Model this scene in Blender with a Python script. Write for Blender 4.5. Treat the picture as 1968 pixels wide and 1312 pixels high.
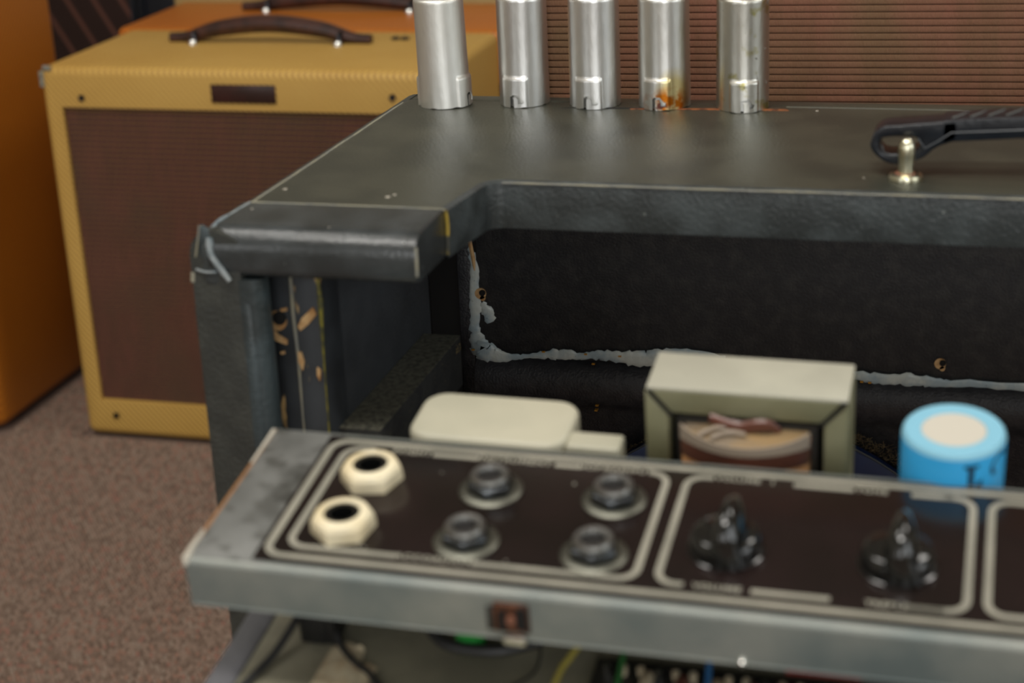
import bpy, bmesh, math, random
import numpy as np
from mathutils import Matrix, Vector
random.seed(7); rng = np.random.default_rng(7)
for o in list(bpy.data.objects): bpy.data.objects.remove(o)
SC = bpy.context.scene; COL = SC.collection
ZO = .795                      # height of the camera above the floor; heights below are given from the camera down

# ---------------------------------------------------------------- camera
cam = bpy.data.cameras.new('camera'); co = bpy.data.objects.new('camera', cam); COL.objects.link(co)
R = [[0.9635768, 0.05402946, -0.26191711], [0.26402339, -0.34805493, 0.89952733], [-0.04256057, -0.9359159, -0.3496427]]
co.matrix_world = Matrix([[R[i][0], -R[i][1], -R[i][2], (0, 0, ZO)[i]] for i in range(3)] + [[0, 0, 0, 1]])
cam.sensor_width = 36; cam.lens = 3393.37/1968*36; cam.clip_start = .02
cam.dof.use_dof = True; cam.dof.focus_distance = .89; cam.dof.aperture_fstop = 11.5
SC.camera = co
# ---------------------------------------------------------------- world, lights, exposure
SC.view_settings.view_transform = 'Standard'; SC.view_settings.look = 'None'
SC.view_settings.exposure = 0.0; SC.view_settings.gamma = 1; SC.view_settings.use_curve_mapping = False
W = bpy.data.worlds.new('world'); SC.world = W; W.use_nodes = True
W.node_tree.nodes['Background'].inputs[0].default_value = (1, .97, .92, 1)
W.node_tree.nodes['Background'].inputs[1].default_value = .25
def area(name, loc, rot, sx, sy, power, color=(1, .96, .9)):
    l = bpy.data.lights.new(name, 'AREA'); l.shape = 'RECTANGLE'; l.size = sx; l.size_y = sy; l.energy = power; l.color = color
    o = bpy.data.objects.new(name, l); COL.objects.link(o); o.location = loc; o.rotation_euler = rot
    return o
area('ceiling_light', (-.15, -.22, 2.5), (0, 0, 0), 1.2, .3, 27)
area('ceiling_light', (-1.0, .6, 2.5), (0, 0, 0), 1.2, .5, 16)
area('ceiling_light', (1.2, 1.5, 2.5), (0, 0, 0), 1.2, .5, 16)
area('fill_light', (2.7, -.4, 1.45), (0, math.radians(90), 0), 1.3, 1.8, 20, (.9, .96, 1))  # broad soft side light, added out of view
area('fill_light', (.75, -2.5, 1.35), (math.radians(90), 0, 0), 1.3, 1.3, 30, (.96, .98, 1))  # added frontal fill for the open interior and under the lip
area('fill_light', (-1.7, -2.5, 1.35), (math.radians(90), 0, 0), 1.0, 1.3, 12, (.96, .98, 1))  # second, weaker frontal fill, also added

# ---------------------------------------------------------------- materials
def mat(name, c, rough=.5, metal=0, c2=None, scale=20, thr=(.4, .6), bump=0, bscale=None, stretch=None, spec=.5, coat=0, detail=6):
    m = bpy.data.materials.new(name); m.use_nodes = True; nt = m.node_tree; N = nt.nodes; L = nt.links
    b = N['Principled BSDF']; b.inputs['Roughness'].default_value = rough; b.inputs['Metallic'].default_value = metal
    b.inputs['Specular IOR Level'].default_value = spec; b.inputs['Coat Weight'].default_value = coat
    b.inputs['Base Color'].default_value = (*c, 1)
    tc = N.new('ShaderNodeTexCoord'); vec = tc.outputs['Object']
    if stretch:
        mp = N.new('ShaderNodeMapping'); mp.inputs['Scale'].default_value = stretch; L.new(vec, mp.inputs[0]); vec = mp.outputs[0]
    if c2 is not None:
        n = N.new('ShaderNodeTexNoise'); n.inputs['Scale'].default_value = scale; n.inputs['Detail'].default_value = detail; L.new(vec, n.inputs['Vector'])
        r = N.new('ShaderNodeValToRGB'); r.color_ramp.elements[0].position = thr[0]; r.color_ramp.elements[1].position = thr[1]
        r.color_ramp.elements[0].color = (*c, 1); r.color_ramp.elements[1].color = (*c2, 1)
        L.new(n.outputs['Fac'], r.inputs[0]); L.new(r.outputs[0], b.inputs['Base Color'])
    if bump:
        n2 = N.new('ShaderNodeTexNoise'); n2.inputs['Scale'].default_value = bscale or scale*3; n2.inputs['Detail'].default_value = 5; L.new(vec, n2.inputs['Vector'])
        bp = N.new('ShaderNodeBump'); bp.inputs['Strength'].default_value = bump; bp.inputs['Distance'].default_value = .001
        L.new(n2.outputs['Fac'], bp.inputs['Height']); L.new(bp.outputs[0], b.inputs['Normal'])
    m['_c'] = list(c)
    return m
def overlay(m, c2, scale, thr, stretch=None, detail=8, rough=None, box=None):
    """a second layer of dirt or wear over whatever feeds the base colour; box limits it to a region of object space"""
    nt = m.node_tree; N = nt.nodes; L = nt.links; b = N['Principled BSDF']
    tc = N.new('ShaderNodeTexCoord'); vec = tc.outputs['Object']; raw = vec
    if stretch:
        mp = N.new('ShaderNodeMapping'); mp.inputs['Scale'].default_value = stretch; L.new(vec, mp.inputs[0]); vec = mp.outputs[0]
    n = N.new('ShaderNodeTexNoise'); n.inputs['Scale'].default_value = scale; n.inputs['Detail'].default_value = detail; L.new(vec, n.inputs['Vector'])
    r = N.new('ShaderNodeMapRange'); r.inputs[1].default_value = thr[0]; r.inputs[2].default_value = thr[1]
    L.new(n.outputs['Fac'], r.inputs[0]); fac = r.outputs[0]
    if box:
        (cx, cy, cz), rad = box
        v = N.new('ShaderNodeVectorMath'); v.operation = 'SUBTRACT'; v.inputs[1].default_value = (cx, cy, cz); L.new(raw, v.inputs[0])
        v2 = N.new('ShaderNodeVectorMath'); v2.operation = 'DIVIDE'; v2.inputs[1].default_value = rad; L.new(v.outputs[0], v2.inputs[0])
        v3 = N.new('ShaderNodeVectorMath'); v3.operation = 'LENGTH'; L.new(v2.outputs[0], v3.inputs[0])
        r2 = N.new('ShaderNodeMapRange'); r2.inputs[1].default_value = 1.0; r2.inputs[2].default_value = .55; L.new(v3.outputs['Value'], r2.inputs[0])
        mm = N.new('ShaderNodeMath'); mm.operation = 'MULTIPLY'; L.new(fac, mm.inputs[0]); L.new(r2.outputs[0], mm.inputs[1]); fac = mm.outputs[0]
    mx = N.new('ShaderNodeMix'); mx.data_type = 'RGBA'; L.new(fac, mx.inputs[0])
    s = b.inputs['Base Color']
    if s.links: L.new(s.links[0].from_socket, mx.inputs[6])
    else: mx.inputs[6].default_value = s.default_value
    mx.inputs[7].default_value = (*c2, 1); L.new(mx.outputs[2], s)
    if rough is not None:
        mr = N.new('ShaderNodeMix'); mr.data_type = 'FLOAT'; L.new(fac, mr.inputs[0]); mr.inputs[2].default_value = b.inputs['Roughness'].default_value; mr.inputs[3].default_value = rough
        L.new(mr.outputs[0], b.inputs['Roughness'])
        mt = N.new('ShaderNodeMath'); mt.operation = 'SUBTRACT'; mt.inputs[0].default_value = 1; L.new(fac, mt.inputs[1])
        if b.inputs['Metallic'].default_value > .5: L.new(mt.outputs[0], b.inputs['Metallic'])
    return m
def s2l(r, g, b): return tuple(((v/255+.055)/1.055)**2.4 if v/255 > .04045 else v/255/12.92 for v in (r, g, b))

M = {}
M['tolex'] = mat('black_vinyl', s2l(50, 52, 45), .29, c2=s2l(61, 62, 53), scale=35, bump=.35, bscale=900)
overlay(M['tolex'], s2l(112, 108, 98), 900, (.72, .80))
M['tolex_front'] = mat('black_vinyl_worn', s2l(46, 50, 50), .34, c2=s2l(66, 72, 73), scale=60, thr=(.42, .68), bump=.35, bscale=700)
overlay(M['tolex_front'], s2l(120, 125, 120), 420, (.70, .76))
M['tolex_arm'] = mat('polished_black_vinyl', s2l(44, 47, 47), .25, c2=s2l(60, 64, 65), scale=60, thr=(.42, .68), bump=.2, bscale=700)
overlay(M['tolex_arm'], s2l(120, 125, 120), 420, (.72, .76))
M['tolex_blue'] = mat('bluish_highlight_vinyl', s2l(44, 51, 52), .4, c2=s2l(58, 68, 71), scale=80, bump=.3, bscale=500)  # bluish highlight of the rounded front roll put into the colour
M['tolex_side'] = mat('black_vinyl_side', s2l(46, 48, 44), .5, c2=s2l(56, 58, 53), scale=80, bump=.4, bscale=700)
M['wear'] = mat('worn_seam_edge', s2l(124, 124, 116), .6, c2=s2l(142, 138, 118), scale=120, bump=.4)
M['wear_blue'] = mat('worn_corner_fold', s2l(105, 118, 124), .45, c2=s2l(140, 146, 146), scale=120, bump=.3)
M['inner'] = mat('black_painted_wood', s2l(54, 57, 60), .5, c2=s2l(62, 65, 68), scale=50, bump=.3, bscale=400)
M['board'] = mat('black_particle_board', s2l(36, 36, 37), .6, c2=s2l(54, 53, 51), scale=160, thr=(.45, .75), bump=.3, bscale=900)
overlay(M['board'], s2l(92, 88, 80), 800, (.715, .76))
M['board2'] = mat('black_textured_board', s2l(42, 42, 45), .45, c2=s2l(54, 54, 56), scale=200, bump=.4, bscale=900)
M['cleat'] = mat('dusty_black_wood', s2l(44, 45, 43), .8, c2=s2l(34, 35, 35), scale=150, thr=(.4, .6), bump=.4, bscale=600)
M['dust'] = mat('grey_dust_film', s2l(98, 96, 82), .9, c2=s2l(60, 60, 52), scale=420, thr=(.40, .62), bump=.6, bscale=900)
overlay(M['cleat'], s2l(140, 126, 90), 900, (.66, .72))
M['strip'] = mat('chipped_black_wood', s2l(36, 39, 42), .6, c2=s2l(46, 50, 54), scale=60)
overlay(M['strip'], s2l(190, 158, 105), 60, (.66, .69), stretch=(2.2, 1, .45), rough=.8)
M['wood'] = mat('raw_wood', s2l(205, 168, 118), .8, c2=s2l(165, 120, 70), scale=200)
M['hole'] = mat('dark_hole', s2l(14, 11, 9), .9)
M['glue'] = mat('dried_glue', s2l(160, 178, 184), .33, c2=s2l(198, 205, 198), scale=110, thr=(.4, .62), bump=.5, bscale=250)
overlay(M['glue'], s2l(60, 68, 70), 500, (.70, .74))
M['blue_paint'] = mat('dark_blue_enamel', s2l(18, 42, 84), .35, c2=s2l(22, 48, 92), scale=40)
M['straw'] = mat('straw_fibre', s2l(128, 110, 78), .8, c2=s2l(90, 75, 50), scale=300)
def alu(nm, c, c2, r): return mat(nm, c, r, 1, c2=c2, scale=60, thr=(.3, .75), bump=.10, bscale=500, stretch=(1, 1, .35))
M['alu'] = alu('satin_aluminium', (.72, .72, .70), (.86, .86, .83), .34)
M['alu_matte'] = alu('matte_aluminium', (.74, .73, .67), (.82, .82, .78), .46)
M['alu_rust'] = alu('stained_aluminium', (.72, .72, .68), (.85, .84, .8), .34)
overlay(M['alu_rust'], s2l(222, 205, 150), 90, (.30, .42), box=((.006, -.010, .006), (.009, .012, .013)), rough=.6)
overlay(M['alu_rust'], s2l(190, 110, 30), 190, (.44, .56), box=((.003, -.010, .002), (.012, .012, .009)), rough=.6)
overlay(M['alu_rust'], s2l(90, 40, 25), 260, (.5, .58), box=((.0005, -.011, .001), (.004, .012, .0035)), rough=.6)
M['alu_old'] = alu('tarnished_aluminium', (.55, .54, .48), (.74, .73, .67), .33)
overlay(M['alu_old'], s2l(176, 168, 112), 130, (.58, .68), rough=.5)
overlay(M['alu_old'], s2l(90, 88, 76), 300, (.66, .72), rough=.5)
M['rustline'] = mat('rusty_orange_edge', s2l(150, 88, 45), .7, c2=s2l(70, 38, 22), scale=300, thr=(.45, .65), bump=.8)
M['crack'] = mat('dark_crack', s2l(18, 16, 15), .9)
M['strap'] = mat('black_moulded_vinyl', s2l(17, 20, 26), .28, c2=s2l(26, 30, 36), scale=60, bump=.15, bscale=400)
M['stitch'] = mat('scuffed_ridge', s2l(78, 80, 78), .5)
M['scuff'] = mat('highlight_scuff_edge', s2l(64, 68, 72), .45)
M['nickel'] = mat('aged_nickel', (.78, .76, .58), 0.28, 1, c2=(.62, .58, .40), scale=150, bump=.1)
M['copper'] = mat('reddish_stain', s2l(128, 84, 66), .5)
M['steel'] = mat('galvanised_steel', s2l(140, 142, 135), .5, .3, c2=s2l(102, 112, 111), scale=28, thr=(.35, .7), bump=.15, bscale=300, detail=4)
M['steel_top'] = mat('dull_grey_steel', s2l(116, 117, 114), .5, .3, c2=s2l(96, 97, 94), scale=45, thr=(.4, .65), bump=.1, detail=4)
overlay(M['steel_top'], s2l(58, 58, 54), 90, (.42, .60), detail=3, box=((.0185, .040, 0), (.0085, .026, .02)), rough=.6)
overlay(M['steel_top'], s2l(80, 80, 76), 110, (.50, .62), detail=3, rough=.55)
M['plate'] = mat('olive_grey_plate', s2l(142, 138, 118), .5, .2, c2=s2l(122, 119, 102), scale=40)
M['plate_edge'] = mat('violet_grey_edge', s2l(100, 100, 104), .5, .2, c2=s2l(84, 84, 86), scale=60)
M['white_edge'] = mat('bare_bright_edge', s2l(196, 190, 176), .4, .3)
M['orange_edge'] = mat('orange_reflection_edge', s2l(150, 108, 70), .4, .3)  # orange reflection caught by the flange, put into its colour
M['face'] = mat('gloss_black_panel', s2l(25, 19, 17), .2, c2=s2l(32, 23, 22), scale=22, spec=.3)
M['print'] = mat('silver_grey_print', s2l(146, 143, 130), .45, c2=s2l(132, 130, 118), scale=60)
M['print_dim'] = mat('worn_silver_print', s2l(122, 119, 110), .5)
M['cream_plastic'] = mat('cream_plastic', s2l(226, 215, 184), .4, c2=s2l(214, 198, 160), scale=60)
M['black_plastic'] = mat('gloss_black_plastic', s2l(16, 17, 16), .12, coat=.5)
M['jack'] = mat('grey_threaded_metal', (.26, .26, .25), .38, 1)
M['washer'] = mat('dull_nickel_washer', (.15, .15, .125), .42, 1)
M['hex'] = mat('black_hex_nut', (.10, .11, .12), .25, 1)
M['cream'] = mat('cream_enamel', s2l(180, 176, 156), .42, c2=s2l(170, 167, 148), scale=30)
M['tf_top'] = mat('dusty_grey_green_enamel', s2l(162, 160, 145), .45, c2=s2l(172, 170, 154), scale=40)
overlay(M['tf_top'], s2l(150, 138, 120), 70, (.66, .71))
M['tf'] = mat('olive_enamel', s2l(132, 130, 102), .45, c2=s2l(112, 110, 82), scale=45, thr=(.4, .7))
M['tf_core'] = mat('dark_laminations', s2l(46, 44, 40), .6)
M['coil_orange'] = mat('varnished_orange_paper', s2l(222, 170, 112), .5, c2=s2l(205, 150, 100), scale=60)
M['coil_brown'] = mat('brown_varnished_tape', s2l(112, 66, 52), .35, c2=s2l(92, 56, 44), scale=60)
M['coil_top'] = mat('greyish_tan_paper', s2l(128, 114, 96), .5, c2=s2l(152, 126, 88), scale=70, thr=(.4, .6))
M['film'] = mat('clear_yellowed_film', s2l(150, 136, 120), .35)
M['blue_top'] = mat('pale_blue_sleeve', s2l(128, 184, 206), .5)
M['blue_side'] = mat('bright_blue_sleeve', s2l(52, 164, 222), .38)
M['cap_disc'] = mat('cream_cap_disc', s2l(192, 187, 174), .7)
M['ink'] = mat('black_ink', s2l(14, 18, 34), .5)
M['cable'] = mat('dark_grey_cable', s2l(40, 40, 40), .45)
M['cable_black'] = mat('black_rubber', s2l(22, 22, 22), .45)
M['tape'] = mat('cream_crumpled_tape', s2l(190, 178, 150), .7, c2=s2l(170, 150, 120), scale=160)
M['green'] = mat('green_plastic', s2l(46, 150, 64), .35)
M['w_yellow'] = mat('yellow_wire', s2l(172, 158, 76), .5)
M['w_green'] = mat('green_wire', s2l(52, 112, 56), .5)
M['w_blue'] = mat('blue_wire', s2l(60, 116, 170), .5)
M['w_red'] = mat('red_sleeve', s2l(130, 48, 44), .5)
M['pcb'] = mat('dark_terminal_board', s2l(40, 38, 34), .6)
M['rust'] = mat('rusty_brown_steel', s2l(98, 58, 36), .5, .4, c2=s2l(60, 36, 24), scale=200)
M['bright'] = mat('bright_screw', (.85, .85, .8), .25, 1)

def weave(name, c, c2, freq, rough=.6, bump=.35, dirt=None):
    """diagonal twill woven covering"""
    m = bpy.data.materials.new(name); m.use_nodes = True; nt = m.node_tree; N = nt.nodes; L = nt.links; b = N['Principled BSDF']
    b.inputs['Roughness'].default_value = rough
    tc = N.new('ShaderNodeTexCoord'); mp = N.new('ShaderNodeMapping'); mp.inputs['Rotation'].default_value = (0, math.radians(42), math.radians(40)); L.new(tc.outputs['Object'], mp.inputs[0])
    wv = N.new('ShaderNodeTexWave'); wv.inputs['Scale'].default_value = freq; wv.inputs['Distortion'].default_value = .6; L.new(mp.outputs[0], wv.inputs['Vector'])
    n = N.new('ShaderNodeTexNoise'); n.inputs['Scale'].default_value = 7; n.inputs['Detail'].default_value = 5; L.new(tc.outputs['Object'], n.inputs['Vector'])
    mx = N.new('ShaderNodeMix'); mx.data_type = 'RGBA'; mx.inputs[6].default_value = (*c, 1); mx.inputs[7].default_value = (*c2, 1); L.new(wv.outputs['Fac'], mx.inputs[0])
    mx2 = N.new('ShaderNodeMix'); mx2.data_type = 'RGBA'; mx2.blend_type = 'MULTIPLY'
    r = N.new('ShaderNodeMapRange'); r.inputs[1].default_value = .45; r.inputs[2].default_value = .75; r.inputs[4].default_value = .5; L.new(n.outputs['Fac'], r.inputs[0])
    L.new(r.outputs[0], mx2.inputs[0]); L.new(mx.outputs[2], mx2.inputs[6]); mx2.inputs[7].default_value = (*(dirt or (.8, .72, .55)), 1)
    L.new(mx2.outputs[2], b.inputs['Base Color'])
    bp = N.new('ShaderNodeBump'); bp.inputs['Strength'].default_value = bump; bp.inputs['Distance'].default_value = .0006; L.new(wv.outputs['Fac'], bp.inputs['Height']); L.new(bp.outputs[0], b.inputs['Normal'])
    return m
M['tweed'] = weave('yellow_tweed', s2l(216, 176, 92), s2l(170, 130, 62), 80, bump=.5)
M['orange'] = weave('orange_tweed', s2l(200, 118, 36), s2l(176, 98, 26), 62, .4)
M['pale'] = weave('pale_tweed', s2l(186, 160, 104), s2l(170, 140, 90), 62)
M['amber'] = weave('amber_tweed', s2l(180, 108, 30), s2l(156, 90, 22), 62, .42)
M['leather'] = mat('brown_leather', s2l(70, 42, 34), .4, c2=s2l(50, 32, 28), scale=60)
M['badge'] = mat('dark_maroon_badge', s2l(62, 32, 28), .35, c2=s2l(48, 28, 22), scale=60)
M['dark_metal'] = mat('dark_screw', (.08, .08, .09), .3, 1)
M['black_cloth'] = mat('black_covering', s2l(24, 27, 34), .5)
def cloth(name, c, c2, g):
    m = mat(name, c, .75, c2=c2, scale=90, thr=(.35, .65), stretch=(1, 1, .25), bump=.4, bscale=900)
    overlay(m, g, 14, (.45, .75)); return m
M['grille_br'] = cloth('brown_grille_cloth', s2l(128, 82, 62), s2l(112, 76, 52), s2l(114, 86, 58))
M['grille_tw'] = cloth('oxblood_grille_cloth', s2l(88, 48, 42), s2l(76, 42, 36), s2l(72, 50, 40))
M['groove'] = mat('dark_cord_groove', s2l(48, 26, 26), .8)
M['groove_tw'] = mat('oxblood_groove', s2l(66, 30, 26), .8)
m = mat('striped_oxblood_cloth', s2l(44, 24, 20), .7); M['diag'] = m
nt = m.node_tree; N = nt.nodes; L = nt.links
tc = N.new('ShaderNodeTexCoord'); mp = N.new('ShaderNodeMapping'); mp.inputs['Rotation'].default_value = (0, math.radians(30), 0); L.new(tc.outputs['Object'], mp.inputs[0])
wv = N.new('ShaderNodeTexWave'); wv.inputs['Scale'].default_value = 8; L.new(mp.outputs[0], wv.inputs['Vector'])
r = N.new('ShaderNodeValToRGB'); r.color_ramp.elements[0].position = .88; r.color_ramp.elements[1].position = .97
r.color_ramp.elements[0].color = (*s2l(46, 26, 20), 1); r.color_ramp.elements[1].color = (*s2l(104, 66, 54), 1)
L.new(wv.outputs['Fac'], r.inputs[0]); L.new(r.outputs[0], N['Principled BSDF'].inputs['Base Color'])
M['wall'] = mat('painted_wall', s2l(196, 188, 172), .8, c2=s2l(188, 180, 164), scale=4)
M['ceil'] = mat('ceiling_paint', s2l(220, 216, 206), .9)
M['gap_shade'] = mat('pile_gap_dark', s2l(66, 53, 46), .95)  # dark tone standing in for shade between the carpet loops
M['carpet_base'] = mat('carpet_backing', s2l(104, 88, 78), .95, c2=s2l(128, 106, 94), scale=260, bump=1, bscale=400)

# ---------------------------------------------------------------- mesh helpers
class MB:
    def __init__(s): s.v = []; s.f = []
    def add(s, v, f):
        n = len(s.v); s.v += [tuple(p) for p in v]; s.f += [tuple(i+n for i in q) for q in f]; return s
    def box(s, x0, x1, y0, y1, z0, z1):
        return s.add([(x0, y0, z0), (x1, y0, z0), (x1, y1, z0), (x0, y1, z0), (x0, y0, z1), (x1, y0, z1), (x1, y1, z1), (x0, y1, z1)],
                     [(0, 3, 2, 1), (4, 5, 6, 7), (0, 1, 5, 4), (1, 2, 6, 5), (2, 3, 7, 6), (3, 0, 4, 7)])
    def prism(s, poly, axis, a, b):
        """poly: 2D outline in the two other axes (in x,y,z order), extruded along axis"""
        def P(p, t): return {'x': (t, p[0], p[1]), 'y': (p[0], t, p[1]), 'z': (p[0], p[1], t)}[axis]
        n = len(poly); v = [P(p, a) for p in poly]+[P(p, b) for p in poly]
        f = [tuple(range(n))[::-1], tuple(range(n, 2*n))]+[(i, (i+1) % n, (i+1) % n+n, i+n) for i in range(n)]
        return s.add(v, f)
    def lathe(s, prof, c=(0, 0, 0), seg=32, phase=0):
        n = len(prof); v = []; f = []
        for k in range(seg):
            a = 2*math.pi*k/seg+phase
            for r_, z in prof: v.append((c[0]+r_*math.cos(a), c[1]+r_*math.sin(a), c[2]+z))
        for k in range(seg):
            k2 = (k+1) % seg
            for i in range(n-1): f.append((k*n+i, k2*n+i, k2*n+i+1, k*n+i+1))
        if prof[-1][0] > 1e-6: f.append(tuple(k*n+n-1 for k in range(seg)))
        if prof[0][0] > 1e-6: f.append(tuple(k*n for k in range(seg))[::-1])
        return s.add(v, f)
    def tube(s, pts, r, seg=8, flat=None):
        """flat=(direction, factor): squash the section along a direction"""
        pts = [Vector(p) for p in pts]; n = len(pts); rs = r if isinstance(r, (list, tuple)) else [r]*n
        up = Vector((0, 0, 1)); v = []; f = []
        for i, p in enumerate(pts):
            t = (pts[min(i+1, n-1)]-pts[max(i-1, 0)]).normalized()
            if flat: w = Vector(flat[0]); a = t.cross(w).normalized(); b = w*flat[1]
            else:
                a = t.cross(up if abs(t.z) < .95 else Vector((1, 0, 0))).normalized(); b = t.cross(a)
            for k in range(seg):
                q = 2*math.pi*k/seg; v.append(p+(a*math.cos(q)+b*math.sin(q))*rs[i])
        for i in range(n-1):
            for k in range(seg): f.append((i*seg+k, i*seg+(k+1) % seg, (i+1)*seg+(k+1) % seg, (i+1)*seg+k))
        f.append(tuple(range(seg))[::-1]); f.append(tuple((n-1)*seg+k for k in range(seg)))
        return s.add(v, f)
    def band(s, pts, w, z0, z1):
        """flat line of width w along an (x, y) path"""
        n = len(pts); v = []; f = []
        for i, p in enumerate(pts):
            a = Vector(pts[max(i-1, 0)]); b = Vector(pts[min(i+1, n-1)]); t = (b-a).normalized(); q = Vector((-t.y, t.x))*w/2
            for z in (z0, z1):
                v.append((p[0]+q.x, p[1]+q.y, z)); v.append((p[0]-q.x, p[1]-q.y, z))
        for i in range(n-1):
            a, b = 4*i, 4*i+4
            f += [(a+2, b+2, b+3, a+3), (a, a+1, b+1, b), (a, b, b+2, a+2), (a+1, a+3, b+3, b+1)]
        f += [(0, 2, 3, 1), (4*n-4, 4*n-3, 4*n-1, 4*n-2)]
        return s.add(v, f)
def smooth_path(pts, n=6):
    pts = [np.array(p, float) for p in pts]; out = []
    for i in range(len(pts)-1):
        p0 = pts[max(i-1, 0)]; p1 = pts[i]; p2 = pts[i+1]; p3 = pts[min(i+2, len(pts)-1)]
        for k in range(n):
            t = k/n; out.append(tuple(.5*((2*p1)+(-p0+p2)*t+(2*p0-5*p1+4*p2-p3)*t*t+(-p0+3*p1-3*p2+p3)*t**3)))
    out.append(tuple(pts[-1])); return out
def link(me, name, parent=None, smooth=35):
    if smooth:
        me.polygons.foreach_set('use_smooth', [True]*len(me.polygons)); me.set_sharp_from_angle(angle=math.radians(smooth))
    o = bpy.data.objects.new(name, me); COL.objects.link(o)
    if parent is not None: o.parent = parent
    return o
def world_off(p):
    x = Vector((0, 0, 0))
    while p is not None:
        if p.get('_abs'): x += Vector(p.location)
        p = p.parent
    return x
def build(name, mb, m, parent=None, bevel=0, seg=2, smooth=35, sel=None, local=False):
    """mesh from an MB whose coordinates are scene ones (z from the camera); children of an absolute root are shifted to it"""
    me = bpy.data.meshes.new(name); off = Vector((0, 0, 0)) if local else world_off(parent)-Vector((0, 0, ZO))
    me.from_pydata([tuple(Vector(p)-off) for p in mb.v], [], mb.f)
    bm = bmesh.new(); bm.from_mesh(me); bmesh.ops.remove_doubles(bm, verts=bm.verts, dist=1e-6)
    bmesh.ops.recalc_face_normals(bm, faces=bm.faces)
    if bevel:
        ed = [e for e in bm.edges if len(e.link_faces) == 2 and e.calc_face_angle(0) > .6]
        if sel: ed = [e for e in ed if sel([v.co+off for v in e.verts])]
        bmesh.ops.bevel(bm, geom=ed, offset=bevel, segments=seg, affect='EDGES', profile=.5, clamp_overlap=True)
    bm.to_mesh(me); bm.free(); me.materials.append(M[m] if isinstance(m, str) else m)
    return link(me, name, parent, smooth)
def root(name, loc, label, cat, group=None):
    o = bpy.data.objects.new(name, None); COL.objects.link(o); o.location = loc; o['_abs'] = 1; o['label'] = label; o['category'] = cat
    o.empty_display_size = .05
    if group: o['group'] = group
    return o
def lab(o, t): o['label'] = t; return o
def tag(o, label, cat, group=None):
    o['label'] = label; o['category'] = cat
    if group: o['group'] = group
    return o
def struct(o): o['kind'] = 'structure'; return o
def arc(cx, cy, r, a0, a1, n=8): return [(cx+r*math.cos(math.radians(a0+(a1-a0)*i/n)), cy+r*math.sin(math.radians(a0+(a1-a0)*i/n))) for i in range(n+1)]
def ring_plate(outer, inner, y0, y1):
    """closed XZ outline with a hole (both lists same length), thickness along y"""
    n = len(outer); mb = MB()
    v = [(p[0], y0, p[1]) for p in outer]+[(p[0], y0, p[1]) for p in inner]+[(p[0], y1, p[1]) for p in outer]+[(p[0], y1, p[1]) for p in inner]
    f = []
    for i in range(n):
        j = (i+1) % n
        f += [(i, j, n+j, n+i), (2*n+i, 3*n+i, 3*n+j, 2*n+j), (i, 2*n+i, 2*n+j, j), (n+i, n+j, 3*n+j, 3*n+i)]
    return mb.add(v, f)

# ---------------------------------------------------------------- room
FZ = -ZO
struct(build('floor', MB().box(-3, 3, -2.6, 3.6, FZ-.05, FZ), 'carpet_base', smooth=0))
struct(build('ceiling', MB().box(-3, 3, -2.6, 3.6, 2.6-ZO, 2.65-ZO), 'ceil', smooth=0))
struct(build('wall_back', MB().box(-3, 3, 3.6, 3.65, FZ, 2.6-ZO), 'wall', smooth=0))
struct(build('wall_front', MB().box(-3, 3, -2.65, -2.6, FZ, 2.6-ZO), 'wall', smooth=0))
struct(build('wall_left', MB().box(-3.05, -3, -2.6, 3.6, FZ, 2.6-ZO), 'wall', smooth=0))
struct(build('wall_right', MB().box(3, 3.05, -2.6, 3.6, FZ, 2.6-ZO), 'wall', smooth=0))
for nm, b in (('baseboard_left', (-3, -2.985, -2.6, 3.6)), ('baseboard_back', (-3, 3, 3.585, 3.6))):
    struct(build(nm, MB().box(*b, FZ, FZ+.09), 'ceil', bevel=.003))

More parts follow.
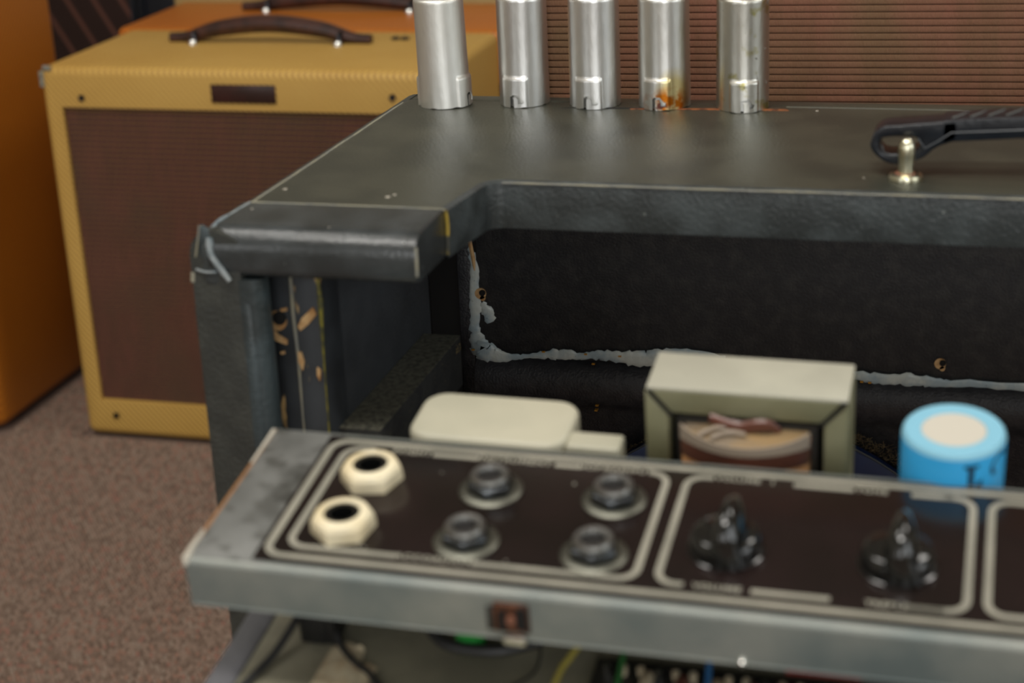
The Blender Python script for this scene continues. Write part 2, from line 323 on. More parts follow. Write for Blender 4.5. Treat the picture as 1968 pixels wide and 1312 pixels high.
# carpet loops: real tufts over the part of the floor in view
def carpet():
    dx, dy = .0044, .0055
    xs = np.arange(-1.45, -.30, dx); ys = np.arange(.95, 1.90, dy)
    X, Y = np.meshgrid(xs, ys, indexing='ij'); X = X.ravel(); Y = Y.ravel()
    keep = (Y < 1.9) & ~((X > -1.006) & (Y > 1.660)) & ~((X < -1.094) & (Y > 1.648))
    X = X[keep]; Y = Y[keep]; n = len(X)
    X = X+rng.normal(0, .00012, n); Y = Y+rng.normal(0, .00015, n)
    h = .0042*rng.uniform(.8, 1.15, n); rx = dx*.47*rng.uniform(.9, 1.06, n); ry = dy*.46*rng.uniform(.9, 1.06, n)
    ang = np.arange(6)*math.pi/3
    V = np.zeros((n, 13, 3))
    for k, a in enumerate(ang):
        V[:, k, 0] = X+rx*math.cos(a); V[:, k, 1] = Y+ry*math.sin(a); V[:, k, 2] = 0
        V[:, 6+k, 0] = X+.72*rx*math.cos(a); V[:, 6+k, 1] = Y+.72*ry*math.sin(a); V[:, 6+k, 2] = h*.72
    V[:, 12, 0] = X; V[:, 12, 1] = Y; V[:, 12, 2] = h
    F4 = np.array([[k, (k+1) % 6, 6+(k+1) % 6, 6+k] for k in range(6)]); F3 = np.array([[6+k, 6+(k+1) % 6, 12] for k in range(6)])
    base = (np.arange(n)*13)[:, None, None]
    l4 = (F4[None]+base).reshape(-1); l3 = (F3[None]+base).reshape(-1)
    loops = np.concatenate([l4, l3]); nf4 = n*6; nf3 = n*6
    starts = np.concatenate([np.arange(nf4)*4, nf4*4+np.arange(nf3)*3]); 
    me = bpy.data.meshes.new('carpet_pile'); me.vertices.add(n*13); me.vertices.foreach_set('co', V.ravel())
    me.loops.add(len(loops)); me.loops.foreach_set('vertex_index', loops.astype(np.int32))
    me.polygons.add(nf4+nf3); me.polygons.foreach_set('loop_start', starts.astype(np.int32))
    me.update(calc_edges=True); me.validate()
    pal = np.array([s2l(150, 128, 113), s2l(138, 117, 103), s2l(128, 108, 94), s2l(150, 118, 102), s2l(152, 114, 100), s2l(152, 134, 119), s2l(122, 103, 90)])
    pr = np.array([.27, .26, .17, .11, .05, .07, .07])
    cc = pal[rng.choice(7, n, p=pr)]*rng.uniform(.86, .98, (n, 1))
    col = np.ones((n, 13, 4)); col[:, :, :3] = cc[:, None, :]
    at = me.color_attributes.new('tuft', 'FLOAT_COLOR', 'POINT'); at.data.foreach_set('color', col.ravel())
    m = bpy.data.materials.new('carpet_loops'); m.use_nodes = True; nt = m.node_tree
    a = nt.nodes.new('ShaderNodeAttribute'); a.attribute_name = 'tuft'; b = nt.nodes['Principled BSDF']; b.inputs['Roughness'].default_value = .95; b.inputs['Specular IOR Level'].default_value = .1
    nt.links.new(a.outputs['Color'], b.inputs['Base Color']); me.materials.append(m)
    me.polygons.foreach_set('use_smooth', [True]*len(me.polygons))
    o = bpy.data.objects.new('carpet_pile', me); COL.objects.link(o)
    for q in ((-1.45, -.30, .95, 1.645), (-1.092, -1.008, 1.645, 1.90)):  # added dark sheets paint the shade in the gaps between loops
        build('pile_gap_shade', MB().box(*q, FZ+.0001, FZ+.0006), 'gap_shade', smooth=0).parent = o
    o['kind'] = 'stuff'; tag(o, 'flecked taupe and rust loop pile carpet on the floor', 'carpet')
carpet()

# ---------------------------------------------------------------- background amplifiers
def shell(name, par, x0, x1, y0, y1, z0, z1, m, rad, left, right, top, bottom, recess=.006):
    """closed rounded box whose front has an inset opening for the grille"""
    me = bpy.data.meshes.new(name); off = world_off(par)-Vector((0, 0, ZO))
    mb = MB().box(x0, x1, y0, y1, z0, z1); me.from_pydata([tuple(Vector(p)-off) for p in mb.v], [], mb.f)
    bm = bmesh.new(); bm.from_mesh(me); bmesh.ops.recalc_face_normals(bm, faces=bm.faces)
    bmesh.ops.bevel(bm, geom=list(bm.edges), offset=rad, segments=4, affect='EDGES', profile=.5)
    ff = max((f for f in bm.faces if f.normal.y < -.99), key=lambda f: f.calc_area()); vs = list(ff.verts)
    bm.faces.remove(ff)
    def inner(v, y):
        c = v.co+off; return bm.verts.new(Vector((x0+left if c.x < (x0+x1)/2 else x1-right, y, z0+bottom if c.z < (z0+z1)/2 else z1-top))-off)
    a = [inner(v, y0) for v in vs]; b = [inner(v, y0+recess) for v in vs]
    for i in range(4):
        j = (i+1) % 4; bm.faces.new((vs[i], vs[j], a[j], a[i])); bm.faces.new((a[i], a[j], b[j], b[i]))
    bm.faces.new(b); bmesh.ops.recalc_face_normals(bm, faces=bm.faces)
    bm.to_mesh(me); bm.free(); me.materials.append(M[m]); return link(me, name, par, 50)
def cords(par, x0, x1, z0, z1, y, pitch, m, mg):
    """grille cloth as horizontal rounded cords with a dark groove between them"""
    n = int(round((z1-z0)/pitch)); mb = MB(); k = .0005*pitch/.0035
    prof = []
    for i in range(n):
        z = z0+(z1-z0)*i/n; p = (z1-z0)/n
        prof += [(y+k*1.5, z+p*.0), (y+k*1.5, z+p*.14), (y-k*.7, z+p*.20), (y-k, z+p*.5), (y-k*.7, z+p*.94)]
    nn = len(prof); v = [(x0, a, b) for a, b in prof]+[(x1, a, b) for a, b in prof]
    mb.add(v, [(i, i+1, nn+i+1, nn+i) for i in range(nn-1)])
    g = build('grille_cloth', mb, m, par, smooth=60); g['kind'] = 'stuff'
    mb = MB().box(x0, x1, y+k*1.6, y+k*1.6+.0015, z0, z1); build('grille_backing', mb, mg, par, smooth=0)
    return g
def handle(par, xa, xb, y, z, h, m='leather', w=.012, drop=0):
    mid = (xa+xb)/2; L_ = xb-xa
    pts = smooth_path([(xa, y, z+.004), (xa+.1*L_, y, z+.006), (xa+.25*L_, y, z+h*.72), (mid, y, z+h), (xb-.25*L_, y, z+h*.72), (xb-.1*L_, y, z+.006), (xb, y, z+.004)], 5)
    n = len(pts); rr = [.006+.004*math.sin(math.pi*min(1, max(0, (i/(n-1)-.12)/.76))) for i in range(n)]
    hd = build('handle', MB().tube(pts, rr, 10), m, par)
    for x in (xa+.14*L_, xb-.14*L_):
        build('handle_loop', MB().tube([(x, y-.012, z+.0015), (x, y-.010, z+.009), (x, y, z+.013), (x, y+.010, z+.009), (x, y+.012, z+.0015)], .0035, 8), 'dark_metal', hd)
        build('handle_rivet', MB().lathe([(.006, 0), (.006, .002), (.004, .005), (0, .006)], (x, y-.016, z), 16), 'bright', hd)
    return hd

tw = root('tweed_amplifier', (-.78, 1.77, 0), 'small yellow tweed covered guitar amplifier with oxblood grille and brown leather handle on the carpet', 'amplifier')
X0, X1, Y0, Y1, Z0, Z1 = -1.000, -.547, 1.6676, 1.885, FZ+.004, -.364
shell('cabinet_shell', tw, X0, X1, Y0, Y1, Z0, Z1, 'tweed', .010, .0235, .022, .0435, .0435)
cords(tw, X0+.0235, X1-.022, Z0+.0435, Z1-.0435, Y0+.005, .0060, 'grille_tw', 'groove_tw')
lab(build('name_plate', MB().box(-.8005, -.7275, Y0-.002, Y0+.001, -.3993, -.3795), 'badge', tw, bevel=.0015), 'dark maroon name plate')
for x, z in ((-.952, -.3968), (-.960, -.7655), (-.60, -.39)):
    build('screw', MB().tube([(x, Y0-.002, z), (x, Y0+.002, z)], .0035, 12), 'dark_metal', tw)
handle(tw, -.912, -.672, 1.812, Z1, .021)
for x in (-.96, -.61):
    for y in (1.69, 1.85): build('foot', MB().lathe([(.008, 0), (.009, .005)], (x, y, FZ), 12), 'black_cloth', tw)
bl = build('corner_wear', MB().tube([(X0+.002, Y0+.003, Z1-.022), (X0+.002, Y0+.003, Z1-.006), (X0+.006, Y0+.003, Z1-.0018), (X0+.014, Y0+.002, Z1-.0024)], .0032, 8), 'wear', tw)
lab(bl, 'pale worn corner')
for x in (-.641, -.652): build('top_bolt', MB().lathe([(.005, 0), (.005, .002), (0, .004)], (x, 1.835, Z1), 12), 'dark_metal', tw)

og = root('orange_amplifier', (-.77, 2.0, 0), 'orange tweed amplifier with brown leather handle, standing behind the yellow tweed one', 'amplifier')
shell('cabinet_shell', og, -1.038, -.49, 1.920, 2.105, FZ+.002, -.3705, 'orange', .008, .02, .02, .06, .05)
cords(og, -1.018, -.51, FZ+.052, -.4305, 1.92, .006, 'grille_tw', 'groove_tw')
handle(og, -.925, -.665, 2.045, -.3705, .016)
pa = root('pale_amplifier', (-.77, 2.2, 0), 'pale cream tweed amplifier standing farthest back behind the orange one', 'amplifier')
shell('cabinet_shell', pa, -1.062, -.45, 2.125, 2.33, FZ+.002, -.345, 'pale', .008, .02, .02, .06, .05)
cords(pa, -1.042, -.47, FZ+.052, -.405, 2.13, .006, 'grille_tw', 'groove_tw')

am = root('amber_amplifier', (-1.35, 1.78, 0), 'tall amber orange tweed cabinet at the left edge, beside the yellow tweed amplifier', 'amplifier')
shell('cabinet_shell', am, -1.60, -1.10, 1.655, 1.888, FZ+.006, -.17, 'amber', .014, .03, .03, .06, .05)
cords(am, -1.57, -1.13, FZ+.056, -.23, 1.66, .006, 'grille_tw', 'groove_tw')
for x in (-1.56, -1.14):
    for y in (1.69, 1.86): build('foot', MB().lathe([(.010, 0), (.011, .007)], (x, y, FZ), 12), 'black_cloth', am)

dg = root('speaker_cabinet', (-1.5, 2.6, 0), 'dark speaker cabinet with diagonally striped oxblood cloth, behind the amber cabinet', 'speaker cabinet')
shell('cabinet_shell', dg, -1.75, -1.262, 2.4, 2.72, FZ+.002, -.15, 'black_cloth', .008, .012, .008, .05, .05)
build('grille_cloth', MB().box(-1.738, -1.270, 2.402, 2.405, FZ+.052, -.2), 'diag', dg, smooth=0)
bk = root('black_case', (-1.2, 2.55, 0), 'black case standing between the striped speaker cabinet and the pale amplifier', 'case')
build('case_body', MB().box(-1.258, -1.195, 2.40, 2.62, FZ, -.16), 'black_cloth', bk, bevel=.006)
build('case_edge', MB().box(-1.256, -1.245, 2.395, 2.4, FZ+.01, -.17), 'strap', bk, bevel=.002)

# large brown grille cabinet directly behind the black one
br = root('brown_grille_cabinet', (-.243, .862, 0), 'large speaker cabinet with brown horizontally corded grille cloth, right behind the black amplifier', 'speaker cabinet')
br.rotation_euler = (0, 0, math.radians(3.2))
shell('cabinet_shell', br, -.243, .55, .862, 1.14, FZ+.003, .12, 'black_cloth', .005, .016, .02, .03, .03)
cords(br, -.227, .53, FZ+.033, .09, .867, .00345, 'grille_br', 'groove')

# ---------------------------------------------------------------- black amplifier cabinet
cb = root('black_amplifier_cabinet', (.08, .65, 0), 'scuffed black vinyl amplifier cabinet with empty notched front and open inside', 'amplifier cabinet')
T = -.175; TB = -.1925; XR = .425
def XL(y): return -.2665+(y-.542)*.0233   # the left edge of the top runs slightly inward to the back
def round_corner(p0, p1, p2, r, n=6):
    a = (Vector(p0)-Vector(p1)).normalized(); b = (Vector(p2)-Vector(p1)).normalized(); th = a.angle(b)/2; d = r/math.tan(th)
    c = Vector(p1)+(a+b).normalized()*(r/math.sin(th)); s = Vector(p1)+a*d-c; e = Vector(p1)+b*d-c; out = []
    for i in range(n+1):
        t = i/n; v = (s*(1-t)+e*t).normalized()*r; out.append(tuple(c+v))
    return out
NX0, NX1, NY = -.1905, .3505, .6155
pl = [(XL(.5765), .5765), (NX0, .5765)]+round_corner((NX0, .5765), (NX0+.005, NY), (0, NY), .007)+round_corner((0, NY), (NX1-.005, NY), (NX1, .5765), .007)+[(NX1, .5765), (XR, .5765), (XR, .7445), (XL(.7445), .7445)]
build('top_panel', MB().prism(pl, 'z', TB, T), 'tolex', cb, bevel=.0022, seg=3, sel=lambda c: all(p.z > T-.001 for p in c) and not all(p.y > .743 for p in c) and not (all(p.y < .5766 for p in c)))
0 and build('notch_lip', MB().prism([(x, y+(-.0003)) for x, y in pl[2:-5]]+[(NX1-.02, NY+.003), (NX0+.02, NY+.003)], 'z', TB+.0001, T-.0026), 'tolex_front', cb)
# notch walls: thin facing of rubbed vinyl along the cut edge
nw = [(NX0, .5765)]+pl[2:-5]+[(NX1, .5765)]
mb = MB(); n = len(nw); zz = [T+.00006, T-.0008, T-.0050, TB+.003, TB-.0008, TB-.0014]
off = [-.0018, .0002, .0006, .0006, .0002, -.0025]
def outn(i):
    a = Vector(nw[max(i-1, 0)]); b = Vector(nw[min(i+1, n-1)]); t = (b-a).normalized(); return Vector((t.y, -t.x))
mb.add([(*(Vector(nw[i])+outn(i)*off[k]), zz[k]) for i in range(n) for k in range(6)], [(i*6+k, (i+1)*6+k, (i+1)*6+k+1, i*6+k+1) for i in range(n-1) for k in range(5)])
build('notch_facing', mb, 'tolex_front', cb, smooth=60)
for sgn, xa, xb in ((1, -.268, -.1905), (-1, .3505, XR+.002)):
    p = [(.5763, TB), (.5763, T), (.5505, T)]+arc(.5505, T-.0085, .0085, 90, 180, 8)[1:]+[(.542, TB+.004)]+arc(.546, TB+.004, .004, 180, 270, 4)[1:]
    build('front_arm', MB().prism(p, 'x', xa, xb), 'tolex_arm', cb, bevel=.0012, seg=2, sel=lambda c: all(abs(q.x+.1905) < 1e-4 for q in c) or all(abs(q.x-.3505) < 1e-4 for q in c))
build('rear_strip', MB().box(-.2610, XR, .7452, .7575, TB, T-.0004), 'tolex', cb, bevel=.0015)
# sides
def side(sx):
    p = [(-.2565, FZ+.004), (-.2565, T-.004)]+[(-.2655, T-.0005)]+arc(-.2652, T-.0103, .0100, 90, 180, 7)+[(-.2755, T-.03), (-.2755, FZ+.004)]
    if sx > 0: p = [(-x+.159, z) for x, z in p][::-1]
    mb = MB().prism(p, 'y', .5426, .7575)
    if sx < 0: mb.v = [(x+(y-.542)*.0233 if x < -.25 else x, y, z) for x, y, z in mb.v]
    return build('side_panel', mb, 'tolex_side', cb, bevel=.0015, seg=2, sel=lambda c: all(q.y < .5427 for q in c) and abs(c[0].z-c[1].z) > .1)
side(-1); side(1)
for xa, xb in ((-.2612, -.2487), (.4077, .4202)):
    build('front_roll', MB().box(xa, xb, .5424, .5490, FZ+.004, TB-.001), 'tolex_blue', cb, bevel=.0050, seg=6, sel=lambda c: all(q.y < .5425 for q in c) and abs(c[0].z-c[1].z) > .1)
build('highlight_scuff_edge', MB().tube([(-.2550, .5447, z) for z in (-.199, -.203, -.25, -.35, -.5, -.7)], [.001, .0026, .0031, .003, .003, .003], 10), 'tolex_blue', cb)  # paler tube paints the highlight line down the roll
build('corner_cap', MB().box(-.2722, -.2630, .5421, .5600, T-.0225, T-.0035), 'tolex_front', cb, bevel=.0035, seg=4)
build('bottom_panel', MB().box(-.2565, .4155, .558, .755, FZ+.004, FZ+.022), 'inner', cb, bevel=.001)
# inner carpentry
for a, b in ((-.2568, -.2345), (.3935, .4155)):
    s = build('corner_strip', MB().box(a, b, .5600, .5790, FZ+.022, TB-.0005), 'strip', cb, bevel=.0006)
build('strip_seam', MB().tube([(-.2449, .5596, -.1935), (-.2452, .5595, -.2109), (-.2447, .5595, -.2271), (-.2450, .5595, -.2519), (-.245, .5596, -.34)], [.0006, .0007, .0006, .0004, .0004], 6), 'wear', cb)
build('strip_seam', MB().tube([(-.2346, .5596, -.196), (-.2341, .5595, -.2060), (-.2345, .5595, -.2180), (-.2348, .5596, -.2330), (-.2352, .5596, -.27)], [.0004, .0010, .0006, .0003, .0003], 6), mat('yellowed_glue_line', s2l(128, 120, 40), .5, c2=s2l(70, 70, 40), scale=300), cb)
lab(build('screw_hole', MB().tube([(-.2518, .5592, -.2145), (-.2518, .5605, -.2145)], .0038, 16), 'wood', cb), 'splintered screw hole showing pale wood')
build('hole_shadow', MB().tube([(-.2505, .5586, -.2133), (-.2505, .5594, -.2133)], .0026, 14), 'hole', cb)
for pts in (((-.2437, -.2162), (-.2418, -.2128), (-.2372, -.2085), (-.2360, -.2112), (-.2395, -.2152), (-.2428, -.2178)),
            ((-.2450, -.2262), (-.2434, -.2262), (-.2424, -.2300), (-.2433, -.2335), (-.2446, -.2300)),
            ((-.2552, -.2120), (-.2548, -.2168), (-.2518, -.2200), (-.2484, -.2218), (-.2486, -.2236), (-.2530, -.2222), (-.2558, -.2175), (-.2560, -.2130)),
            ((-.2515, -.2266), (-.2500, -.2262), (-.2498, -.2272), (-.2512, -.2275)),
            ((-.2375, -.2318), (-.2362, -.2330), (-.2368, -.2372), (-.2378, -.2350)),
            ((-.2500, -.2098), (-.2476, -.2092), (-.2474, -.2104), (-.2496, -.2108))):
    build('wood_chip', MB().prism(list(pts), 'y', .5590, .5602), 'wood', cb, smooth=0)
for a, b in ((-.2565, -.2347), (.3945, .4155)):
    build('inner_side', MB().box(a, b, .579, .6815, FZ+.022, TB-.0005), 'inner', cb)
build('dust_film', MB().box(-.2345, -.2182, .5682, .6708, -.2596, -.25935), 'dust', cb, smooth=0)
lab(build('support_batten', MB().box(-.2347, -.2180, .5680, .6710, -.2820, -.2595), 'cleat', cb, bevel=.0008), 'dusty black wooden batten')
build('batten_stain', MB().box(-.2190, -.2179, .6640, .6700, -.2655, -.2615), mat('gold_specks', s2l(34, 34, 33), .8, c2=s2l(150, 130, 80), scale=900, thr=(.55, .62)), cb)
build('support_batten', MB().box(.3780, .3945, .5680, .6710, -.2820, -.2595), 'cleat', cb, bevel=.0008)
build('side_groove', MB().box(-.2565, -.2440, .6815, .7395, FZ+.022, TB-.0005), 'inner', cb, bevel=.0005)
build('groove_ridge', MB().box(-.2420, -.2400, .6990, .7395, FZ+.022, TB-.0005), 'hole', cb)
build('rear_board_edge', MB().box(-.2400, -.2335, .7392, .7448, -.7, TB-.0005), 'board2', cb, bevel=.0003)
build('rear_board', MB().box(-.2325, .4, .7385, .7448, -.2945, TB-.0005), 'board', cb, bevel=.0004)
pr = [(.7448, -.2950), (.7390, -.2952), (.7350, -.2990), (.7322, -.3050), (.7330, -.3110), (.7368, -.3160), (.7400, -.3200), (.7405, -.70), (.7448, -.70)]
build('lower_baffle', MB().prism(pr, 'x', -.2325, .4), 'board2', cb, smooth=60)
build('baffle_ledge', MB().box(-.2400, -.2330, .7300, .7400, -.32, -.7), 'board2', cb, bevel=.001)
# glue beads
def glue(pts, ws, y=.7383, th=.28):
    P_ = smooth_path([(p[0], p[1], w) for p, w in zip(pts, ws)], 6); k = 3393/.83
    path = [(p[0]+random.gauss(0, .00025), y, p[1]+random.gauss(0, .00025)) for p in P_]; rr = [max(.0004, p[2]/k*(1+random.gauss(0, .12))) for p in P_]
    return MB().tube(path, rr, 10, flat=((0, 1, 0), th))
g = glue([(-.2328, -.2362), (-.2322, -.2431), (-.2314, -.2532), (-.232, -.2633), (-.2316, -.271), (-.2328, -.2788), (-.2317, -.2865), (-.2301, -.2916), (-.2271, -.2966), (-.2273, -.3008)], [3.5, 6, 8, 9, 11, 9, 15, 19, 16, 8])
h_ = glue([(-.229, -.2683), (-.2259, -.2732), (-.2252, -.2783)], [5, 13, 7]); g.add(h_.v, h_.f)
h_ = glue([(-.2290, -.2905), (-.2268, -.2924), (-.2214, -.2942), (-.2138, -.2945), (-.2063, -.2933), (-.1962, -.2921), (-.1888, -.2914), (-.1814, -.2918), (-.174, -.2908), (-.1642, -.2913), (-.1545, -.2914), (-.1449, -.2903), (-.1329, -.2878), (-.1151, -.2883)], [18, 21, 14, 6, 5, 10, 10, 6, 9, 10, 15, 15, 10, 3], y=.7372); g.add(h_.v, h_.f)
lab(build('glue_bead', g, 'glue', cb, smooth=60), 'pale blue-grey dried glue in the corner')
g = glue([(-.085, -.2925), (-.0675, -.2934), (-.0566, -.2937), (-.0448, -.2944), (-.0313, -.294), (-.0224, -.2947), (-.0114, -.2945), (.0144, -.2945), (.06, -.2945), (.12, -.293)], [4, 5, 8, 10, 12, 9, 7, 7, 6, 4], y=.7372)
lab(build('glue_bead', g, 'glue', cb, smooth=60), 'pale dried glue strip at the right')
lab(build('exposed_wood', MB().tube([(-.2326, .7382, -.2300), (-.2329, .7382, -.2380), (-.2316, .7382, -.2470), (-.2312, .7382, -.2530)], [.0006, .0011, .0011, .0006], 6), 'wood', cb), 'bare wood line above the glue')
build('dark_gap', MB().box(-.2318, -.2300, .7378, .7386, -.2440, TB-.001), 'hole', cb)
for x, z, r_ in ((-.2290, -.2640, .0027), (-.0212, -.2860, .0025)):
    hw = MB().tube([(x, .7376, z), (x, .7390, z)], r_, 14); hw.add(*(lambda q: (q.v, q.f))(MB().tube([(x+.001, .7376, z-.0022), (x+.001, .7389, z-.0022)], r_*.5, 8)))
    lab(build('chipped_hole', hw, 'wood', cb), 'chipped screw hole showing pale wood')
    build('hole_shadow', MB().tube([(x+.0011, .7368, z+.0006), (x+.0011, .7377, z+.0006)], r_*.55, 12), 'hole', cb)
for x, z in ((-.1795, -.2905), (-.1995, -.2905), (-.1635, -.2905), (-.2335, -.2915), (-.1750, -.3175), (-.1745, -.3150), (-.176, -.2950), (-.0545, -.2960), (-.0510, -.2962)):
    build('gold_staple', MB().box(x-.0007, x+.0007, .7345 if z < -.31 else .7360, .737, z-.0003, z+.0003), mat('gold_fleck', s2l(190, 140, 50), .4, .3), cb, smooth=0)
# speaker behind the chassis
SXc, SZc, SR = -.0985, -.4205, .104
def circ(r, n=72): return [(SXc+r*math.cos(2*math.pi*i/n), SZc+r*math.sin(2*math.pi*i/n)) for i in range(n)]
sf = lab(build('speaker_frame', ring_plate(circ(SR), circ(SR-.022), .7285, .7345), 'blue_paint', cb, bevel=.0008), 'dark blue round speaker frame')
mb = MB(); n = 72
ang = [2*math.pi*i/n for i in range(n)]; pr = [(.082, .7345), (.06, .722), (.045, .700), (.044, .690), (0.001, .690)]
mb.add([(SXc+r_*math.cos(a), y, SZc+r_*math.sin(a)) for a in ang for r_, y in pr], [(i*5+k, ((i+1) % n)*5+k, ((i+1) % n)*5+k+1, i*5+k+1) for i in range(n) for k in range(4)])
build('basket', mb, 'blue_paint', sf, smooth=50)
build('frame_rim', MB().tube([(SXc+(SR+.0004)*math.cos(a), .7282, SZc+(SR+.0004)*math.sin(a)) for a in ang+[0]], .0005, 6), 'scuff', sf)
mb = MB()
for i in range(1500):
    a = random.uniform(math.radians(15), math.radians(80)) if i < 1250 else random.uniform(math.radians(80), math.radians(165))
    wide = (.0008+.006*max(0, math.sin((math.radians(80)-a)/math.radians(65)*math.pi))) if a < math.radians(80) else .0012
    r_ = SR+random.uniform(.0002, wide); b = a+random.gauss(0, .012); r2 = r_+random.gauss(0, .0012)
    y = .7355+random.uniform(-.0010, .0008)
    p = [(SXc+r_*math.cos(a), y, SZc+r_*math.sin(a)), (SXc+(r_+r2)/2*math.cos((a+b)/2)+random.gauss(0, .0003), y-.0005, SZc+(r_+r2)/2*math.sin((a+b)/2)), (SXc+r2*math.cos(b), y, SZc+r2*math.sin(b))]
    mb.tube(p, .00013, 3)
fr = lab(build('frayed_cloth_edge', mb, 'straw', cb, smooth=60), 'frayed straw coloured cloth edge round the speaker'); fr['kind'] = 'stuff'
# wear seams
def seam(pts, r_, m='wear', nm='worn_seam'): return build(nm, MB().tube(smooth_path(pts, 4), r_, 6), m, cb, smooth=60)
seam([(XL(.5765)+.0005, .5765, T), (-.24, .5765, T), (-.21, .5765, T), (-.1905, .5765, T-.0002)], .00038)
lab(seam([(-.1903, .5765, T-.0003), (-.1900, .5768, T-.006), (-.1901, .5763, T-.012), (-.1902, .5760, T-.0165)], .0007, mat('yellow_worn_seam', s2l(58, 58, 50), .5, c2=s2l(160, 136, 50), scale=140, thr=(.45, .55))), 'yellowed worn seam on the notch side')
seam([(-.1908, .5435, T-.004), (-.1905, .5425, T-.009), (-.1906, .5424, T-.014)], [.0005]*9, 'wear')
seam([(XL(y)+.0003+random.gauss(0, .00015), y, T-.0006) for y in np.linspace(.5765, .74, 14)], .0005)
seam([(XL(.5765), .5765, T-.0003), (-.2668, .5600, T-.0003), (-.2674, .5500, T-.0008), (-.2668, .5440, T-.0045)], [.0006]*5+[.0010]*4+[.0016]*4, 'wear_blue', 'corner_fold')
seam([(-.2670, .5432, T-.0035), (-.2666, .5415, T-.0085), (-.2640, .5412, T-.0130), (-.2602, .5413, T-.0185)], [.0016]*3+[.0012]*8+[.0010]*2, 'wear_blue', 'corner_fold')
seam([(-.2732, .5425, T-.0152), (-.2690, .5417, T-.0158), (-.2650, .5417, T-.0155)], .0005, 'wear_blue', 'corner_fold')
seam([(-.2748, .5430, T-.0165), (-.2752, .5430, T-.020)], .0009, 'wear', 'corner_fold')
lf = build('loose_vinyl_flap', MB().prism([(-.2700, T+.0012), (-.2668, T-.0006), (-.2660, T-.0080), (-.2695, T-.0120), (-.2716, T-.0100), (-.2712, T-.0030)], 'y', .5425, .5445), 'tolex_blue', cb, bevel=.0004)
seam([(-.2702, .5424, T+.0010), (-.2712, .5424, T-.0040), (-.2728, .5424, T-.0105)], .0004, 'wear', 'corner_fold')
# crack along the back of the top, rear seam line
def cr(pts, z0, z1, m, nm): return build(nm, MB().prism(pts, 'z', z0, z1), m, cb, smooth=0)
cr([(-.1870, .7345), (-.1780, .7360), (-.1500, .7375), (-.1200, .7378), (-.1200, .7362), (-.1500, .7352), (-.1780, .7343)], T-.001, T+.00012, 'crack', 'vinyl_crack')
lab(cr([(-.1560, .7350), (-.1200, .7382), (-.0895, .7395), (-.0880, .7372), (-.1000, .7364), (-.1250, .7358), (-.1560, .7342)], T-.001, T+.00022, 'rustline', 'rust_streak'), 'orange rusty streak beside the shields')
build('rear_seam', MB().box(-.2605, XR, .7444, .7453, T-.001, T-.0006), 'crack', cb, smooth=0)
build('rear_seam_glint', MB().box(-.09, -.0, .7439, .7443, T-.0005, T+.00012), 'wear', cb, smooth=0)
for x, y, r_ in ((-.2594, .5951, .0011), (-.2166, .5895, .0013), (-.2150, .5925, .0009), (-.0764, .7382, .0008), (-.0483, .6344, .0004), (-.2674+.006, .5683, .0005), (-.2245, .5500, .0004)):
    build('paint_fleck', MB().lathe([(r_, 0), (r_*.6, .0002), (0, .0003)], (x, y, T-.0001 if y > .56 else T-.0002), 9), 'white_edge', cb)
seam([(-.18+.012*i+0, .6147+random.gauss(0, .0002), T-.0005) for i in range(17)], .00035)
# handle of the cabinet
XM = .085
lo = [(-.0452, -.1587), (-.0466, -.1635), (-.0441, -.1674), (-.039, -.1703), (-.0329, -.1698), (-.0274, -.1675), (-.0238, -.1642), (-.0176, -.1618), (-.005, -.1604), (.0071, -.1595), (.04, -.1572), (.07, -.1560)]
up = [(.07, -.1485), (.04, -.1495), (.0066, -.1518), (-.0054, -.1524), (-.0198, -.1537), (-.0343, -.1555), (-.0416, -.1563)]
so = smooth_path(lo+up+[lo[0]], 5)[:-1]
# left end with its eye: ring from resampled outer and inner loops by angle around the eye centre, then the plain strap
eye = [(-.0433, -.1630), (-.0424, -.1606), (-.0341, -.1599), (-.0300, -.1604), (-.0285, -.1624), (-.0312, -.1655), (-.0391, -.1668), (-.0425, -.1656)]
ei = smooth_path(eye+[eye[0]], 5)[:-1]
def resample(loop, n, c):
    out = []; L_ = len(loop)
    for k in range(n):
        a = 2*math.pi*k/n; d = Vector((math.cos(a), math.sin(a))); best = None
        for i in range(L_):
            p = Vector(loop[i])-Vector(c); q = Vector(loop[(i+1) % L_])-Vector(c); e = q-p
            den = d.x*e.y-d.y*e.x
            if abs(den) < 1e-12: continue
            t = (p.x*e.y-p.y*e.x)/den; u = (p.x*d.y-p.y*d.x)/den
            if t > 0 and -1e-6 <= u <= 1+1e-6 and (best is None or t < best): best = t
        out.append((c[0]+d.x*best, c[1]+d.y*best))
    return out
endcap = smooth_path([(-.0452, -.1587), (-.0466, -.1635), (-.0441, -.1674), (-.039, -.1703), (-.0329, -.1698), (-.0274, -.1675), (-.0238, -.1642), (-.0200, -.1622)], 5)+[(-.0160, -.1609), (-.0155, -.1575), (-.0160, -.1536)]+smooth_path([(-.0160, -.1536), (-.0343, -.1555), (-.0416, -.1563), (-.0452, -.1587)], 5)[1:-1]
ce = (-.036, -.1632); ro = resample(endcap, 56, ce); ri = resample(ei, 56, ce)
stm = MB()
strap = smooth_path([(-.0210, -.1620), (-.0176, -.1614), (-.005, -.1604), (.0071, -.1595), (.04, -.1572), (.085, -.1560)], 4)
strapu = smooth_path([(-.0210, -.1538), (-.0176, -.1535), (-.005, -.1524), (.0071, -.1518), (.04, -.1495), (.085, -.1480)], 4)
half = strap+strapu[::-1]
full = strap+[(2*XM-x, z) for x, z in strap[::-1][1:]]+[(2*XM-x, z) for x, z in strapu]+strapu[::-1][1:]
HY0, HY1 = .6370, .6520
hd = lab(build('handle', MB().prism(full, 'y', HY0, HY1), 'strap', cb, bevel=.0022, seg=3), 'black moulded strap handle')
